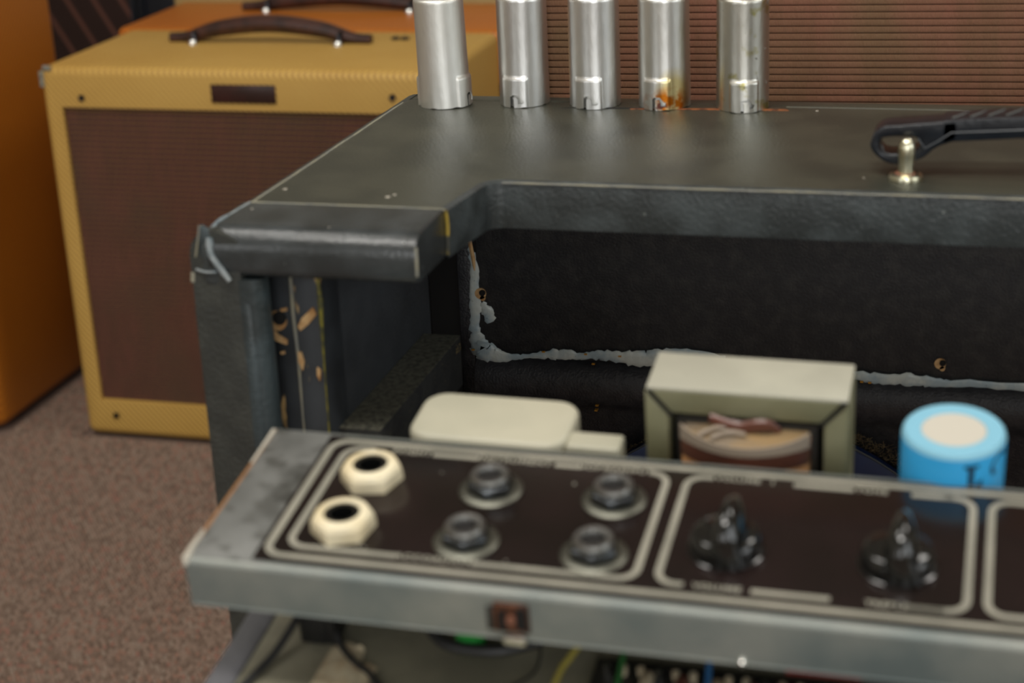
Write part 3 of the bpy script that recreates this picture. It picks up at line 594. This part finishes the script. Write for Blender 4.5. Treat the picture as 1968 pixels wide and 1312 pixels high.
build('handle_end', ring_plate(ro, ri, HY0, HY1-.001), 'strap', hd, bevel=.0014, seg=3)
build('handle_end', ring_plate([(2*XM-x, z) for x, z in ro], [(2*XM-x, z) for x, z in ri], HY0, HY1-.001), 'strap', hd, bevel=.0014, seg=3)
build('edge_line', MB().tube([(-.0425, HY0-.0001, -.1632), (-.0416, HY0-.0002, -.1660), (-.0395, HY0-.0002, -.1668), (-.034, HY0-.0002, -.1666)], .0004, 5), 'scuff', hd)
build('edge_line', MB().tube([(-.0296, HY0-.0001, -.1604), (-.0272, HY0-.0002, -.1640), (-.0225, HY0-.0002, -.1612), (-.0180, HY0-.0002, -.1580), (.01, HY0-.0002, -.1562)], .00035, 5), 'scuff', hd)
for i in range(34):
    x = -.018+i*.0062; t = min(1, max(0, (x+.018)/.1)); 
    if x > 2*XM+.018: break
    xx = x if x < XM else 2*XM-x; zt = np.interp(xx, [p[0] for p in strapu], [p[1] for p in strapu])
    build('ridge', MB().tube([(x, HY0+.003, zt+.0001), (x+.0028, HY0+.0075, zt+.0003), (x+.0055, HY1-.002, zt+.0001)], .0005, 5), 'stitch', hd)
for xp in (-.0333, 2*XM+.0333):
    pn = build('handle_post', MB().lathe([(.0029, 0), (.0026, .004), (.0030, .0085), (.0031, .0115), (.0024, .0135), (.0011, .0145), (0, .0147)], (xp, .6335, T+.001), 24), 'nickel', hd)
    build('post_flange', MB().lathe([(.0060, 0), (.0062, .0008), (.0058, .0021), (.0045, .0027), (.0038, .0022), (0, .0022)], (xp, .6335, T), 28), 'nickel', pn)
    build('stained_washer', MB().lathe([(.0037, 0), (.0036, .0005), (0, .0006)], (xp-.0002, .6335, T+.0023), 24), 'copper', pn)

# ---------------------------------------------------------------- tube shields
def shield(x, y, ang, m, label, hgt=.0475, r0=.0112, r1=.0110, twist=1, rust=False):
    """drawn aluminium can: bulged bayonet lug with a real J shaped slot, rolled top rim with a central opening"""
    s = root('tube_shield', (x, y, ZO+T+.0002), label, 'tube shield', 'aluminium tube shields standing on the black cabinet')
    NA, NZ = 168, 84; V = []; F = []
    def sm(a): a = min(1, max(0, a)); return a*a*(3-2*a)
    def inslot(u, z):   # u: arc length across the lug, z: height
        a = abs(u+.0008) < .0007 and z < .0042
        b = (abs(math.hypot(u-.0006, (z-.0036))-.0017) < .0006 and z > .0034 and u > -.0014)
        c = math.hypot(u-.0034, z-.0026) < .0008 or (abs(u-.0026) < .0007 and .0018 < z < .0040)
        return a or b or c
    for j in range(NZ+1):
        z = hgt*(j/NZ)
        for i in range(NA):
            a = 2*math.pi*i/NA-math.pi/2; r_ = r0+(r1-r0)*sm(z/hgt*1.05)
            da = [(a-(math.radians(ang+k)-math.pi/2)+math.pi) % (2*math.pi)-math.pi for k in (0, 180)]
            for d in da:
                u = d*r0; r_ += .00085*sm((.0064-abs(u))/.0009)*sm((.0135-z)/.0012)
            if z > hgt-.0014: q = (z-hgt+.0014)/.0014; r_ -= .0014*(1-math.sqrt(max(0, 1-q*q)))
            r_ += .00012*math.sin(3*a+x*300)*sm((.02-z)/.02)
            zz = z
            if z < .0006: zz = z+.00018*math.sin(7*a+x*100)+.00012*math.sin(13*a)
            V.append((r_*math.cos(a), r_*math.sin(a), max(0, zz)))
    for j in range(NZ):
        z = hgt*((j+.5)/NZ)
        for i in range(NA):
            a = 2*math.pi*(i+.5)/NA-math.pi/2; skip = False
            for k in (0, 180):
                d = (a-(math.radians(ang+k)-math.pi/2)+math.pi) % (2*math.pi)-math.pi
                if inslot(d*r0, z): skip = True
            if not skip: F.append((j*NA+i, j*NA+(i+1) % NA, (j+1)*NA+(i+1) % NA, (j+1)*NA+i))
    # rim turned in and down
    for rr, dz in ((r1-.0022, .0000), (r1-.0028, -.0006), (r1-.0030, -.0030)):
        b = len(V)
        for i in range(NA):
            a = 2*math.pi*i/NA-math.pi/2; V.append((rr*math.cos(a), rr*math.sin(a), hgt+dz))
        for i in range(NA): F.append((b-NA+i, b-NA+(i+1) % NA, b+(i+1) % NA, b+i))
    me = bpy.data.meshes.new('can'); me.from_pydata(V, [], F)
    bm = bmesh.new(); bm.from_mesh(me)
    for v in [v for v in bm.verts if not v.link_faces]: bm.verts.remove(v)
    bmesh.ops.solidify(bm, geom=bm.faces[:], thickness=.0004)
    bm.to_mesh(me); bm.free(); me.materials.append(M[m]); link(me, 'can', s, 45)
    build('socket_skirt', MB().lathe([(.0098, .0002), (.0098, .011), (.0090, .0115), (0, .0115)], (0, 0, 0), 40), 'alu_matte', s, local=True)
    build('glass_tube', MB().lathe([(.0062, .0117), (.0068, .014), (.0068, .036), (.0050, .041), (.0015, .044), (0, .0445)], (0, 0, 0), 24), mat('dark_tube_glass', s2l(20, 24, 30), .08), s, local=True)
    return s
SY = .7435
s1 = shield(-.2404, SY-.006, 78, 'alu_matte', 'matte aluminium tube shield, leftmost of the five, lug at its right', r0=.0113)
shield(-.2055, SY, -9, 'alu', 'clean satin aluminium tube shield, second from the left', r0=.0110)
shield(-.1733, SY, -5, 'alu', 'middle aluminium tube shield of the five, standing at the dark crack start')
shield(-.1427, SY+.0005, -8, 'alu_rust', 'aluminium tube shield with orange rust stains at its foot')
s1.rotation_euler = (0, -.022, 0)
sh5 = shield(-.1085, SY-.001, 11, 'alu_old', 'dull tarnished aluminium tube shield with yellowish spots, rightmost of the five', r0=.0112)

# ---------------------------------------------------------------- amplifier chassis
ch = bpy.data.objects.new('amplifier_chassis', None); COL.objects.link(ch); ch.empty_display_size = .05
def rod(w):
    t = math.sqrt(sum(a*a for a in w)); return Matrix.Rotation(t, 3, Vector(w).normalized())
ch.matrix_world = Matrix.Translation((-.2155, .4006, -.2269+ZO)) @ rod((.1451, .0107, .0002)).to_4x4()
tag(ch, 'grey steel amplifier chassis with black control panel, pulled out in front of the black cabinet', 'amplifier chassis')
CW = .572
def cbuild(name, mb, m, parent=ch, **k): return build(name, mb, m, parent, local=True, **k)
# bent steel tray: top sheet and front lip in one folded profile
p = [(.0702, 0), (.0018, 0)]+arc(.0018, -.0018, .0018, 90, 180, 5)[1:]+[(0, -.0152), (.0009, -.0152), (.0009, -.0020), (.0018, -.0010), (.0702, -.0010)]
cbuild('chassis_body', MB().prism(p, 'x', 0, CW), 'steel', smooth=40)
cbuild('top_sheet', MB().box(.0006, .0235, .0020, .0700, -.0002, .00025), 'steel_top', bevel=.0001)
cbuild('left_flange', MB().box(-.0005, .0009, .0010, .0700, -.0040, .0003), 'orange_edge', bevel=.0003)
lab(cbuild('corner_wear', MB().tube([(.0003, .0040, .0002), (.0002, .0010, 0), (.0002, .0002, -.0018)], [.0009, .0013, .0009], 8), 'white_edge'), 'bright worn corner')
cbuild('flange_wear', MB().tube([(0, .0040, .0003), (0, .014, .0004)], [.0009, .0005], 8), 'white_edge')
cbuild('flange_wear', MB().tube([(0, .0500, .0003), (0, .069, .0004)], [.0004, .0007], 8), 'white_edge')
cbuild('rear_wall', MB().box(0, CW, .0695, .0705, -.0445, 0), 'steel')
cbuild('main_plate', MB().box(.0075, CW, -.12, .1300, -.0460, -.0445), 'plate', bevel=.0003)
cbuild('plate_flange', MB().box(-.0008, .0080, -.12, .1300, -.0465, -.0437), 'plate_edge', bevel=.0006)
cbuild('lip_edge_line', MB().tube([(0, -.0001, -.0150), (CW, -.0001, -.0150)], .0004, 6), 'steel')
# control panel
cp = lab(cbuild('control_panel', MB().box(.0195, CW-.02, .0030, .0680, 0, .0009), 'face', bevel=.0002), 'glossy black control panel with silver grey lines')
Zp = (.0009, .00105)
def rrect(x0, x1, y0, y1, r_, n=6):
    return arc(x1-r_, y1-r_, r_, 90, 0, n)+arc(x1-r_, y0+r_, r_, 0, -90, n)+arc(x0+r_, y0+r_, r_, 270, 180, n)+arc(x0+r_, y1-r_, r_, 180, 90, n)
def line(pts, w=.0020, nm='border_line', m='print'): return cbuild(nm, MB().band(pts, w, *Zp), m, cp, smooth=0)
ob = rrect(.0220, CW-.025, .0054, .0655, .0052); line(ob+[ob[0]], .0022)
def inner_box(x0, x1, tops, bots, y0=.0102, y1=.0620, r_=.0050, m='print'):
    """border broken where the labels stand: tops/bots list the (a, b) stretches drawn"""
    left = arc(x0+r_, y0+r_, r_, 270, 180, 6)+arc(x0+r_, y1-r_, r_, 180, 90, 6); right = arc(x1-r_, y1-r_, r_, 90, 0, 6)+arc(x1-r_, y0+r_, r_, 0, -90, 6)
    tops = sorted(tops); bots = sorted(bots)
    line([(bots[0][0], y0)]+left+[(tops[0][0], y1)], .0020); line([(tops[-1][1], y1)]+right+[(bots[-1][1], y0)], .0020)
    for a, b in tops[1:-1]+[]: line([(a, y1), (b, y1)], .0020)
    for a, b in bots[1:-1]+[]: line([(a, y0), (b, y0)], .0020)
def text(s, x, y, size, m='print'):
    cu = bpy.data.curves.new('lettering', 'FONT'); cu.body = s; cu.size = size; cu.align_x = 'CENTER'; cu.align_y = 'CENTER'; cu.extrude = .00004; cu.offset = .00012
    cu.space_character = 1.15
    to = bpy.data.objects.new('tmp', cu); COL.objects.link(to); dg_ = bpy.context.evaluated_depsgraph_get()
    me = bpy.data.meshes.new_from_object(to.evaluated_get(dg_)); bpy.data.objects.remove(to)
    me.transform(Matrix.Translation((x, y, .00098))); me.materials.clear(); me.materials.append(M[m])
    return link(me, 'lettering', cp, 0)
inner_box(.0272, .1268, [(.0362, .0362), (.0545, .0688), (.0925, .1005), (.1215, .1215)], [(.0600, .0600), (.0815, .0815)])
text('1', .0345, .0620, .0030); text('BRIGHT', .0478, .0622, .0032); text('INSTRUMENT', .0800, .0622, .0034); text('NORMAL', .1065, .0622, .0032); text('INPUT', .1172, .0622, .0030)
text('ACCORDION', .0708, .0102, .0034)
inner_box(.1326, .2130, [(.1400, .1400), (.1630, .1800), (.1960, .2050)], [(.1400, .1400), (.1580, .1785), (.1985, .1985)])
line([(.1960, .0620), (.2075, .0620)], .0020); line([(.1985, .0102), (.2075, .0102)], .0020)
text('VOLUME', .1470, .0621, .0030); text('1', .1570, .0621, .0030); text('TONE', .1850, .0621, .0030); text('TREBLE', .1930, .0102, .0030); text('VOLUME', .1490, .0102, .0030)
inner_box(.2180, .3100, [(.2300, .2300), (.2500, .2800), (.3000, .3000)], [(.2300, .2300), (.2500, .2800), (.3000, .3000)])
inner_box(.3160, .4100, [(.3300, .3300), (.3500, .3800), (.4000, .4000)], [(.3300, .3300), (.3500, .3800), (.4000, .4000)])
# jacks
def jack_white(x, y, rot):
    r_ = .0094; j = cbuild('jack_nut', MB(), 'cream_plastic', ch) if False else None
    mb = MB(); seg = 6
    def hexring(rr, z, blend):   # blend 0 = hexagon, 1 = circle
        out = []
        for k in range(48):
            a = 2*math.pi*k/48+rot; s = math.cos(math.pi/6)/math.cos(((a-rot) % (math.pi/3))-math.pi/6)
            out.append((x+rr*(s*(1-blend)+blend*.94)*math.cos(a), y+rr*(s*(1-blend)+blend*.94)*math.sin(a), z))
        return out
    rings = [hexring(r_, .0010, 0), hexring(r_, .0038, .25), hexring(r_*.985, .0050, .55), hexring(r_*.88, .0064, 1), hexring(r_*.66, .0070, 1), hexring(.0056, .0067, 1), hexring(.0053, .0010, 1)]
    v = sum(rings, []); f = []
    for q in range(len(rings)-1):
        for k in range(48): f.append((q*48+k, q*48+(k+1) % 48, (q+1)*48+(k+1) % 48, (q+1)*48+k))
    j = lab(cbuild('jack_nut', mb.add(v, f), 'cream_plastic', ch, smooth=25), 'cream plastic hexagonal jack nut')
    cbuild('jack_barrel', MB().lathe([(.0050, .0010), (.0051, .0063), (.0036, .0063), (.0032, .0012), (0, .0012)], (x, y, 0), 28), 'black_plastic', j)
def jack_black(x, y, rot):
    j = lab(cbuild('jack_washer', MB().lathe([(.0094, .0009), (.0094, .0014), (.0086, .0020), (.0070, .0021), (0, .0021)], (x, y, 0), 40), 'washer', ch), 'round nickel jack washer with black nut')
    cbuild('hex_nut', MB().lathe([(.0071, .0021), (.0071, .0042), (.0064, .0048), (0, .0048)], (x, y, 0), 6, rot), 'hex', j, bevel=.0003, smooth=20)
    cbuild('jack_barrel', MB().lathe([(.0056, .0045), (.0058, .0062), (.0052, .0070), (.0036, .0068), (.0031, .0056), (.0031, .0046), (0, .0046)], (x, y, 0), 32), 'jack', j)
    cbuild('jack_hole', MB().lathe([(.0029, .0050), (.0029, .0058), (0, .0058)], (x, y, 0), 20), 'hole', j)
jack_white(.0405, .0462, .2); jack_white(.0407, .0205, .35)
for x, ys in ((.0772, (.0460, .0200)), (.1138, (.0462, .0195))):
    for k, y in enumerate(ys): jack_black(x, y, math.radians(30+8*k))
# chicken-head style knobs
def knob(x, y, rot=0):
    k = lab(cbuild('knob', MB().lathe([(.0098, .0010), (.0101, .0016), (.0097, .0048), (.0090, .0063), (.0080, .0069), (.0030, .0073), (0, .0073)], (x, y, 0), 40), 'black_plastic', ch), 'glossy black pointer knob')
    k['label'] = 'glossy black pointer knob'
    def P(u, v, z): c, s = math.cos(rot), math.sin(rot); return (x+u*c-v*s, y+u*s+v*c, z)
    secs = []   # the ridge: narrow fin from the back of the body out to the pointer tip
    for v, w, zb, zt in ((-.0104, .0030, .0016, .0095), (-.0085, .0044, .0016, .0138), (-.003, .0050, .0016, .0158), (.003, .0048, .0016, .0156), (.008, .0038, .0016, .0135), (.0125, .0025, .0016, .0100), (.0165, .0012, .0016, .0060)):
        secs.append([P(-w*1.15+.0010, v, zb), P(-w*.85+.0010, v, (zb+zt)/2), P(-w*.35+.0010, v, zt-.0005), P(.0010, v, zt), P(w*.35+.0010, v, zt-.0005), P(w*.9+.0010, v, (zb+zt)/2), P(w*1.35+.0010, v, zb)])
    n = 7; v = sum(secs, []); f = [(i*n+k_, (i+1)*n+k_, (i+1)*n+k_+1, i*n+k_+1) for i in range(len(secs)-1) for k_ in range(n-1)]
    f += [tuple(range(n)), tuple(len(v)-n+i for i in range(n))[::-1]]+[(i*n, (i+1)*n, (i+1)*n+n-1, i*n+n-1) for i in range(len(secs)-1)]
    cbuild('pointer', MB().add(v, f), 'black_plastic', k, smooth=60)
    cbuild('knob_skirt', MB().lathe([(.0106, .0009), (.0107, .0014), (.0098, .0018)], (x, y, 0), 40), 'black_plastic', k)
knob(.1487, .0282, -.03); knob(.1945, .0283, .0); knob(.2430, .0290, .1); knob(.2850, .0290, 0); knob(.3440, .029, 0); knob(.386, .029, 0)
# clip, screws
rc = lab(cbuild('rusty_clip', MB().box(.0900, .1000, -.0010, .0006, -.0126, -.0030), 'rust', bevel=.0006), 'rusty brown clip nut on the front lip')
cbuild('clip_hole', MB().box(.0915, .0935, -.0014, -.0009, -.0118, -.0050), 'hole', rc)
cbuild('clip_hole', MB().box(.0965, .0993, -.0014, -.0009, -.0110, -.0040), 'hole', rc)
cbuild('clip_screw', MB().tube([(.0951, -.0020, -.0078), (.0951, -.0008, -.0078)], .0013, 14), 'copper', rc)
cbuild('clip_foot', MB().box(.0925, .0990, -.0022, .0030, -.0160, -.0132), 'bright', rc, bevel=.0008)
cbuild('clip_edge', MB().box(.0880, .0900, -.0006, .0004, -.0125, -.0045), 'tf_core', rc, bevel=.0003)
for x, z in ((.1572, -.0142),):
    cbuild('screw', MB().tube([(x, -.0016, z), (x, -.0006, z), (x, .0004, z)], [.0007, .0013, .0014], 12), 'bright')
cbuild('screw', MB().lathe([(.0009, .0003), (0, .0010)], (.0213, .0309, 0), 10), 'white_edge')
for x, y, r_ in ((.0475, .0135, .0005), (.0495, .0128, .0004), (.0905, .0128, .0004), (.1005, .0530, .0005), (.060, .053, .0003)):
    cbuild('dust_speck', MB().lathe([(r_, .0009), (r_*.6, .0009+r_*.6), (0, .0009+r_*.8)], (x, y, 0), 8), 'print', cp)
# transformers behind the panel
bx = []
t1 = cbuild('transformer_cover', MB().prism(rrect(.0385, .0905, .0800, .1085, .0080, 7), 'z', -.0444, -.0045), 'cream', bevel=.0022, seg=4, smooth=50)
lab(t1, 'cream painted transformer cover with rounded corners')
cbuild('mounting_ear', MB().box(.0900, .1072, .0830, .0925, -.0440, -.0058), 'cream', t1, bevel=.0012, seg=3)
cbuild('yellow_varnish', MB().box(.0898, .0925, .0822, .0834, -.0400, -.0100), 'coil_orange', t1, bevel=.0004)
# laminated transformer with its coil in the window
t2 = lab(cbuild('transformer', MB().box(.1230, .1660, .0960, .1150, -.0444, .0000), 'tf_core'), 'olive grey transformer with open coil window')
fx0, fx1, fy0, fy1, ft = .1133, .1754, .0945, .1168, .0102
def mitre(nm, pts, m): return cbuild(nm, MB().prism(pts, 'y', fy0, fy1), m, t2, bevel=.0008, seg=3)
mitre('frame_top', [(fx0+.0012, ft), (fx1-.0012, ft), (fx1-.0082, .0018), (fx0+.0082, .0018)], 'tf')
mitre('frame_leg', [(fx0, ft-.0010), (fx0+.0074, .0014), (fx0+.0074, -.0444), (fx0, -.0444)], 'tf')
mitre('frame_leg', [(fx1, ft-.0010), (fx1, -.0444), (fx1-.0074, -.0444), (fx1-.0074, .0014)], 'tf')
cbuild('frame_cover', MB().box(fx0+.0004, fx1-.0002, fy0+.0001, fy1+.0002, ft-.0008, ft+.0005), 'tf_top', t2, bevel=.0006)
cbuild('mitre_gap', MB().prism([(fx0+.0006, ft-.0006), (fx0+.0014, ft-.0002), (fx0+.0088, .0012), (fx0+.0078, .0008)], 'y', fy0-.0002, fy0+.003), 'hole', t2)
cbuild('mitre_gap', MB().prism([(fx1-.0006, ft-.0006), (fx1-.0078, .0008), (fx1-.0088, .0012), (fx1-.0014, ft-.0002)], 'y', fy0-.0002, fy0+.003), 'hole', t2)
def dplan(dy, inset=0):
    x0, x1 = .1252+inset, .1640-inset
    return [(x0, .0965), (x0, .0905)]+[(x0+(x1-x0)*i/14, .0905-dy*math.sin(math.pi*i/14)**.8) for i in range(1, 14)]+[(x1, .0905), (x1, .0965)]
lab(cbuild('coil', MB().prism(dplan(.0075), 'z', -.0440, -.0030), 'coil_orange', t2, bevel=.0003, smooth=60), 'orange varnished paper coil')
cbuild('brown_tape', MB().prism(dplan(.0080, -.0002), 'z', -.0098, -.0042), 'coil_brown', t2, smooth=60)
cbuild('coil_top', MB().prism(dplan(.0070, .0006), 'z', -.0034, -.0018), 'coil_top', t2, smooth=60)
o_ = dplan(.0085, -.0004)[1:-1]; mb = MB(); n = len(o_); zt = [-.0042, -.0008]
mb.add([(x, y, z) for x, y in o_ for z in (-.0042, -.0011+.0018*abs((x-.1446)/.0194)**3)]+[(x+(.1446-x)*.02, y+.0005, z) for x, y in o_ for z in (-.0042, -.0011+.0018*abs((x-.1446)/.0194)**3)],
       [(2*i, 2*i+2, 2*i+3, 2*i+1) for i in range(n-1)]+[(2*n+2*i, 2*n+2*i+1, 2*n+2*i+3, 2*n+2*i+2) for i in range(n-1)]+[(2*i+1, 2*i+3, 2*n+2*i+3, 2*n+2*i+1) for i in range(n-1)])
cbuild('film_wrap', mb, 'film', t2, smooth=60)
cbuild('torn_tape', MB().tube(smooth_path([(.1335, .0935, .0020), (.1380, .0928, .0010), (.1430, .0925, -.0002), (.1490, .0925, .0012), (.1530, .0932, .0004), (.1545, .0938, -.0015)], 4), [.0016]*6+[.0022]*10+[.0014]*5, 8, flat=((0, 1, 0), .6)), 'coil_brown', t2)
cbuild('lead_wire', MB().tube(smooth_path([(.1310, .0870, -.0006), (.1335, .0900, -.0004), (.1375, .0922, -.0002), (.1420, .0926, -.0005)], 4), .0007, 7), 'film', t2)
cbuild('lead_wire', MB().tube(smooth_path([(.1350, .0860, -.0006), (.1375, .0885, -.0004), (.1410, .0900, -.0003), (.1450, .0895, -.0006)], 4), .0007, 7), 'film', t2)
# capacitor
kx, ky, kr = .2062, .0843, .0148
ca = lab(cbuild('capacitor', MB().lathe([(kr-.0004, -.0444), (kr, -.0436), (kr, .0080), (kr-.0003, .0092)], (kx, ky, 0), 64), 'blue_side'), 'bright blue can capacitor')
cbuild('sleeve_top', MB().lathe([(kr-.00005, .0084), (kr-.0003, .0094), (kr-.0010, .0101), (kr-.0018, .0102), (.0094, .0100), (.0092, .0096)], (kx, ky, 0), 64), 'blue_top', ca)
cbuild('cap_disc', MB().lathe([(.0093, .0090), (.0092, .0097), (0, .0098)], (kx, ky, 0), 48), 'cap_disc', ca)
def wrap(polys, nm):
    """flat lettering polygons (arc length, height) laid round the can"""
    for pl_ in polys:
        v = []; f = []; n = len(pl_)
        for q in range(2):
            for u, z in pl_:
                a = -math.pi/2+u/kr; rr = kr+(.00002, .00009)[q]; v.append((kx+rr*math.cos(a), ky+rr*math.sin(a), z))
        f = [tuple(range(n)), tuple(range(n, 2*n))]+[(i, (i+1) % n, n+(i+1) % n, n+i) for i in range(n)]
        cbuild(nm, MB().add(v, f), 'ink', ca, smooth=0)
def tri(poly):   # fan of small quads is enough for these strokes
    return poly
uL = .0036; DZ = .0036
def slab(u0, u1, zb0, zb1, zt0, zt1):   # one stroke cut into narrow columns so it follows the can
    n = max(1, int((u1-u0)/.0004)); v = []; f = []
    for i in range(n+1):
        t = i/n; u = u0+(u1-u0)*t; an = -math.pi/2+u/kr; rr = kr+.00008
        for z in (zb0+(zb1-zb0)*t, zt0+(zt1-zt0)*t): v.append((kx+rr*math.cos(an), ky+rr*math.sin(an), z+DZ))
    return v, [(2*i, 2*i+2, 2*i+3, 2*i+1) for i in range(n)]
L_ = MB()
for q_ in ((uL, uL+.0013, .0022, .0019, .0032, .0031), (uL+.0013, uL+.0030, -.0100, -.0100, .0031, .0031), (uL+.0030, uL+.0044, .0019, .0022, .0031, .0032),
           (uL+.0030, uL+.0042, -.0100, -.0100, -.0040, -.0030), (uL+.0042, uL+.0056, -.0100, -.0100, -.0030, -.0016)): L_.add(*slab(*q_))
cbuild('printed_letter', L_, 'ink', ca, smooth=0)
u2 = .0126
s2 = [(a_, b_+.0028) for a_, b_ in [(u2+.0004, -.0004), (u2, .0012), (u2+.0004, .0024), (u2+.0014, .0036), (u2+.0028, .0044), (u2+.0046, .0046), (u2+.0066, .0040)]]
P2 = smooth_path(s2, 3); rad = np.interp(np.linspace(0, 1, len(P2)), [0, .2, .6, 1], [.0007, .0005, .0004, .0007])
for i in range(len(P2)-1):
    a = Vector(P2[i]); b = Vector(P2[i+1]); t = (b-a).normalized(); q = Vector((-t.y, t.x))
    wrap([[tuple(a+q*rad[i]), tuple(b+q*rad[i+1]), tuple(b-q*rad[i+1]), tuple(a-q*rad[i])]], 'printed_numeral') if i % 3 == -1 else None
v = []; f = []
for i, p_ in enumerate(P2):
    a = Vector(P2[max(i-1, 0)]); b = Vector(P2[min(i+1, len(P2)-1)]); t = (b-a).normalized(); q = Vector((-t.y, t.x))
    for s_ in (1, -1):
        c = Vector(p_)+q*rad[i]*s_; an = -math.pi/2+c.x/kr; v.append((kx+(kr+.00008)*math.cos(an), ky+(kr+.00008)*math.sin(an), c.y))
f = [(2*i, 2*i+2, 2*i+3, 2*i+1) for i in range(len(P2)-1)]
cbuild('printed_numeral', MB().add(v, f), 'ink', ca, smooth=0)
wrap([[(u2+.0006+.0009*math.cos(t), -.0004+.0028+.0009*math.sin(t)) for t in np.linspace(0, 2*math.pi, 12)[:-1]]], 'printed_numeral')

# wiring and bits lying in the chassis under the panel
PZ = -.0444
cbuild('wiring_plug', MB().box(.0205, .0290, .0225, .0345, PZ, -.0290), 'cable_black', bevel=.001)
cbuild('wiring_plug', MB().box(.0262, .0320, .0230, .0330, PZ, -.0250), 'cable_black', bevel=.001)
cbuild('cable', MB().tube(smooth_path([(.0230, .034, -.030), (.0200, .0300, -.036), (.0160, .0150, -.0420), (.0125, .0025, -.0430), (.0070, -.02, -.0430), (.0150, -.07, -.043)], 5), .0012, 8), 'cable')
cbuild('cable', MB().tube(smooth_path([(.0310, .0255, -.040), (.0345, .0210, -.0430), (.0410, .0150, -.0433), (.0487, .0089, -.0433), (.060, -.01, -.0433), (.07, -.06, -.0433)], 5), .0010, 8), 'cable')
tp = MB()
for x, y, a, b, h in ((.0350, .0140, .0042, .0095, .0007), (.0375, .0080, .0055, .0065, .0011), (.0395, .0175, .0030, .0050, .0009), (.0440, .0100, .0030, .0050, .0008)):
    tp.add([(x-a+random.gauss(0, .0006), y-b, PZ), (x+a, y-b+random.gauss(0, .001), PZ+h), (x+a+random.gauss(0, .0006), y+b, PZ+.0003), (x, y+b+.001, PZ+h*1.4), (x-a, y+b*.8, PZ+.0002)], [(0, 1, 2, 3, 4)])
lab(cbuild('torn_tape', tp, 'tape', smooth=0), 'crumpled cream tape on the plate')
cbuild('green_lens', MB().lathe([(.0046, 0), (.0046, .0030), (.0030, .0045), (0, .0050)], (.0715, .0315, PZ), 24), 'green')
cbuild('cable', MB().tube(smooth_path([(.0560, .046, -.042), (.0570, .0350, -.0415), (.0640, .0268, -.0415), (.0730, .0248, -.0415), (.0830, .0262, -.0415), (.0930, .0320, -.0415)], 5), .0017, 8), 'cable')
cbuild('thin_lead', MB().tube(smooth_path([(.0930, .032, -.043), (.0940, .0200, -.043), (.0870, .0080, -.043), (.080, -.02, -.043)], 5), .0004, 5), 'cable')
for m_, x, r_, dx in (('w_yellow', .1068, .0010, -.0045), ('w_green', .1185, .0009, .0012), ('w_blue', .1432, .0009, .0016)):
    cbuild('wire', MB().tube(smooth_path([(x+.001, .046, -.036), (x, .0330, -.0375), (x+dx*.6, .0230, -.0385), (x+dx, .0120, -.039), (x+dx, -.03, -.040)], 5), r_, 7), m_)
tb = cbuild('terminal_board', MB().box(.1110, .30, -.0600, .0280, PZ, -.0415), 'pcb', bevel=.0004)
for i in range(14):
    x = .1150+i*.0050
    cbuild('terminal_lug', MB().tube([(x, .0215, -.0415), (x, .0215, -.0385)], [.0009, .0011], 8), 'tape' if i % 3 else 'bright', tb)
for i in range(7):
    x = .1275+i*.0098
    cbuild('resistor', MB().tube([(x, .0100, -.0395), (x, .0120, -.0395), (x, .0195, -.0395), (x, .0210, -.0395)], [.0010, .0019, .0019, .0010], 10), 'coil_brown' if i % 2 else 'tape', tb)
cbuild('dark_component', MB().tube([(.1240, .0330, -.0385), (.1560, .0335, -.0385)], .0032, 14), 'tf_core', tb)
cbuild('red_capacitor', MB().tube([(.1650, .0305, -.0385), (.1860, .0310, -.0385)], .0030, 14), 'w_red', tb)
cbuild('dark_component', MB().tube([(.1880, .0305, -.0385), (.2060, .0310, -.0385)], .0032, 14), 'tf_core', tb)

# hidden work stand carrying the chassis
st = root('work_stand', (.10, .44, 0), 'black work stand under the grey chassis', 'stand')
def topz(x, y):   # underside of the chassis main plate at (x, y)
    n = (rod((.1451, .0107, .0002)) @ Vector((0, 0, 1))); o_ = Vector((-.2155, .4006, -.2269))+n*(-.0466)
    return o_.z-(n.x*(x-o_.x)+n.y*(y-o_.y))/n.z
c4 = [(-.14, .36), (.30, .36), (.30, .52), (-.14, .52)]
mb = MB().add([(x, y, topz(x, y)-.016) for x, y in c4]+[(x, y, topz(x, y)-.0003) for x, y in c4], [(3, 2, 1, 0), (4, 5, 6, 7), (0, 1, 5, 4), (1, 2, 6, 5), (2, 3, 7, 6), (3, 0, 4, 7)])
build('stand_top', mb, 'black_cloth', st)
for x, y in ((-.125, .375), (.285, .375), (.285, .505), (-.125, .505)): build('leg', MB().box(x-.011, x+.011, y-.011, y+.011, FZ, topz(x, y)-.014), 'black_cloth', st, bevel=.001)

for o in bpy.data.objects:
    if '_abs' in o: del o['_abs']
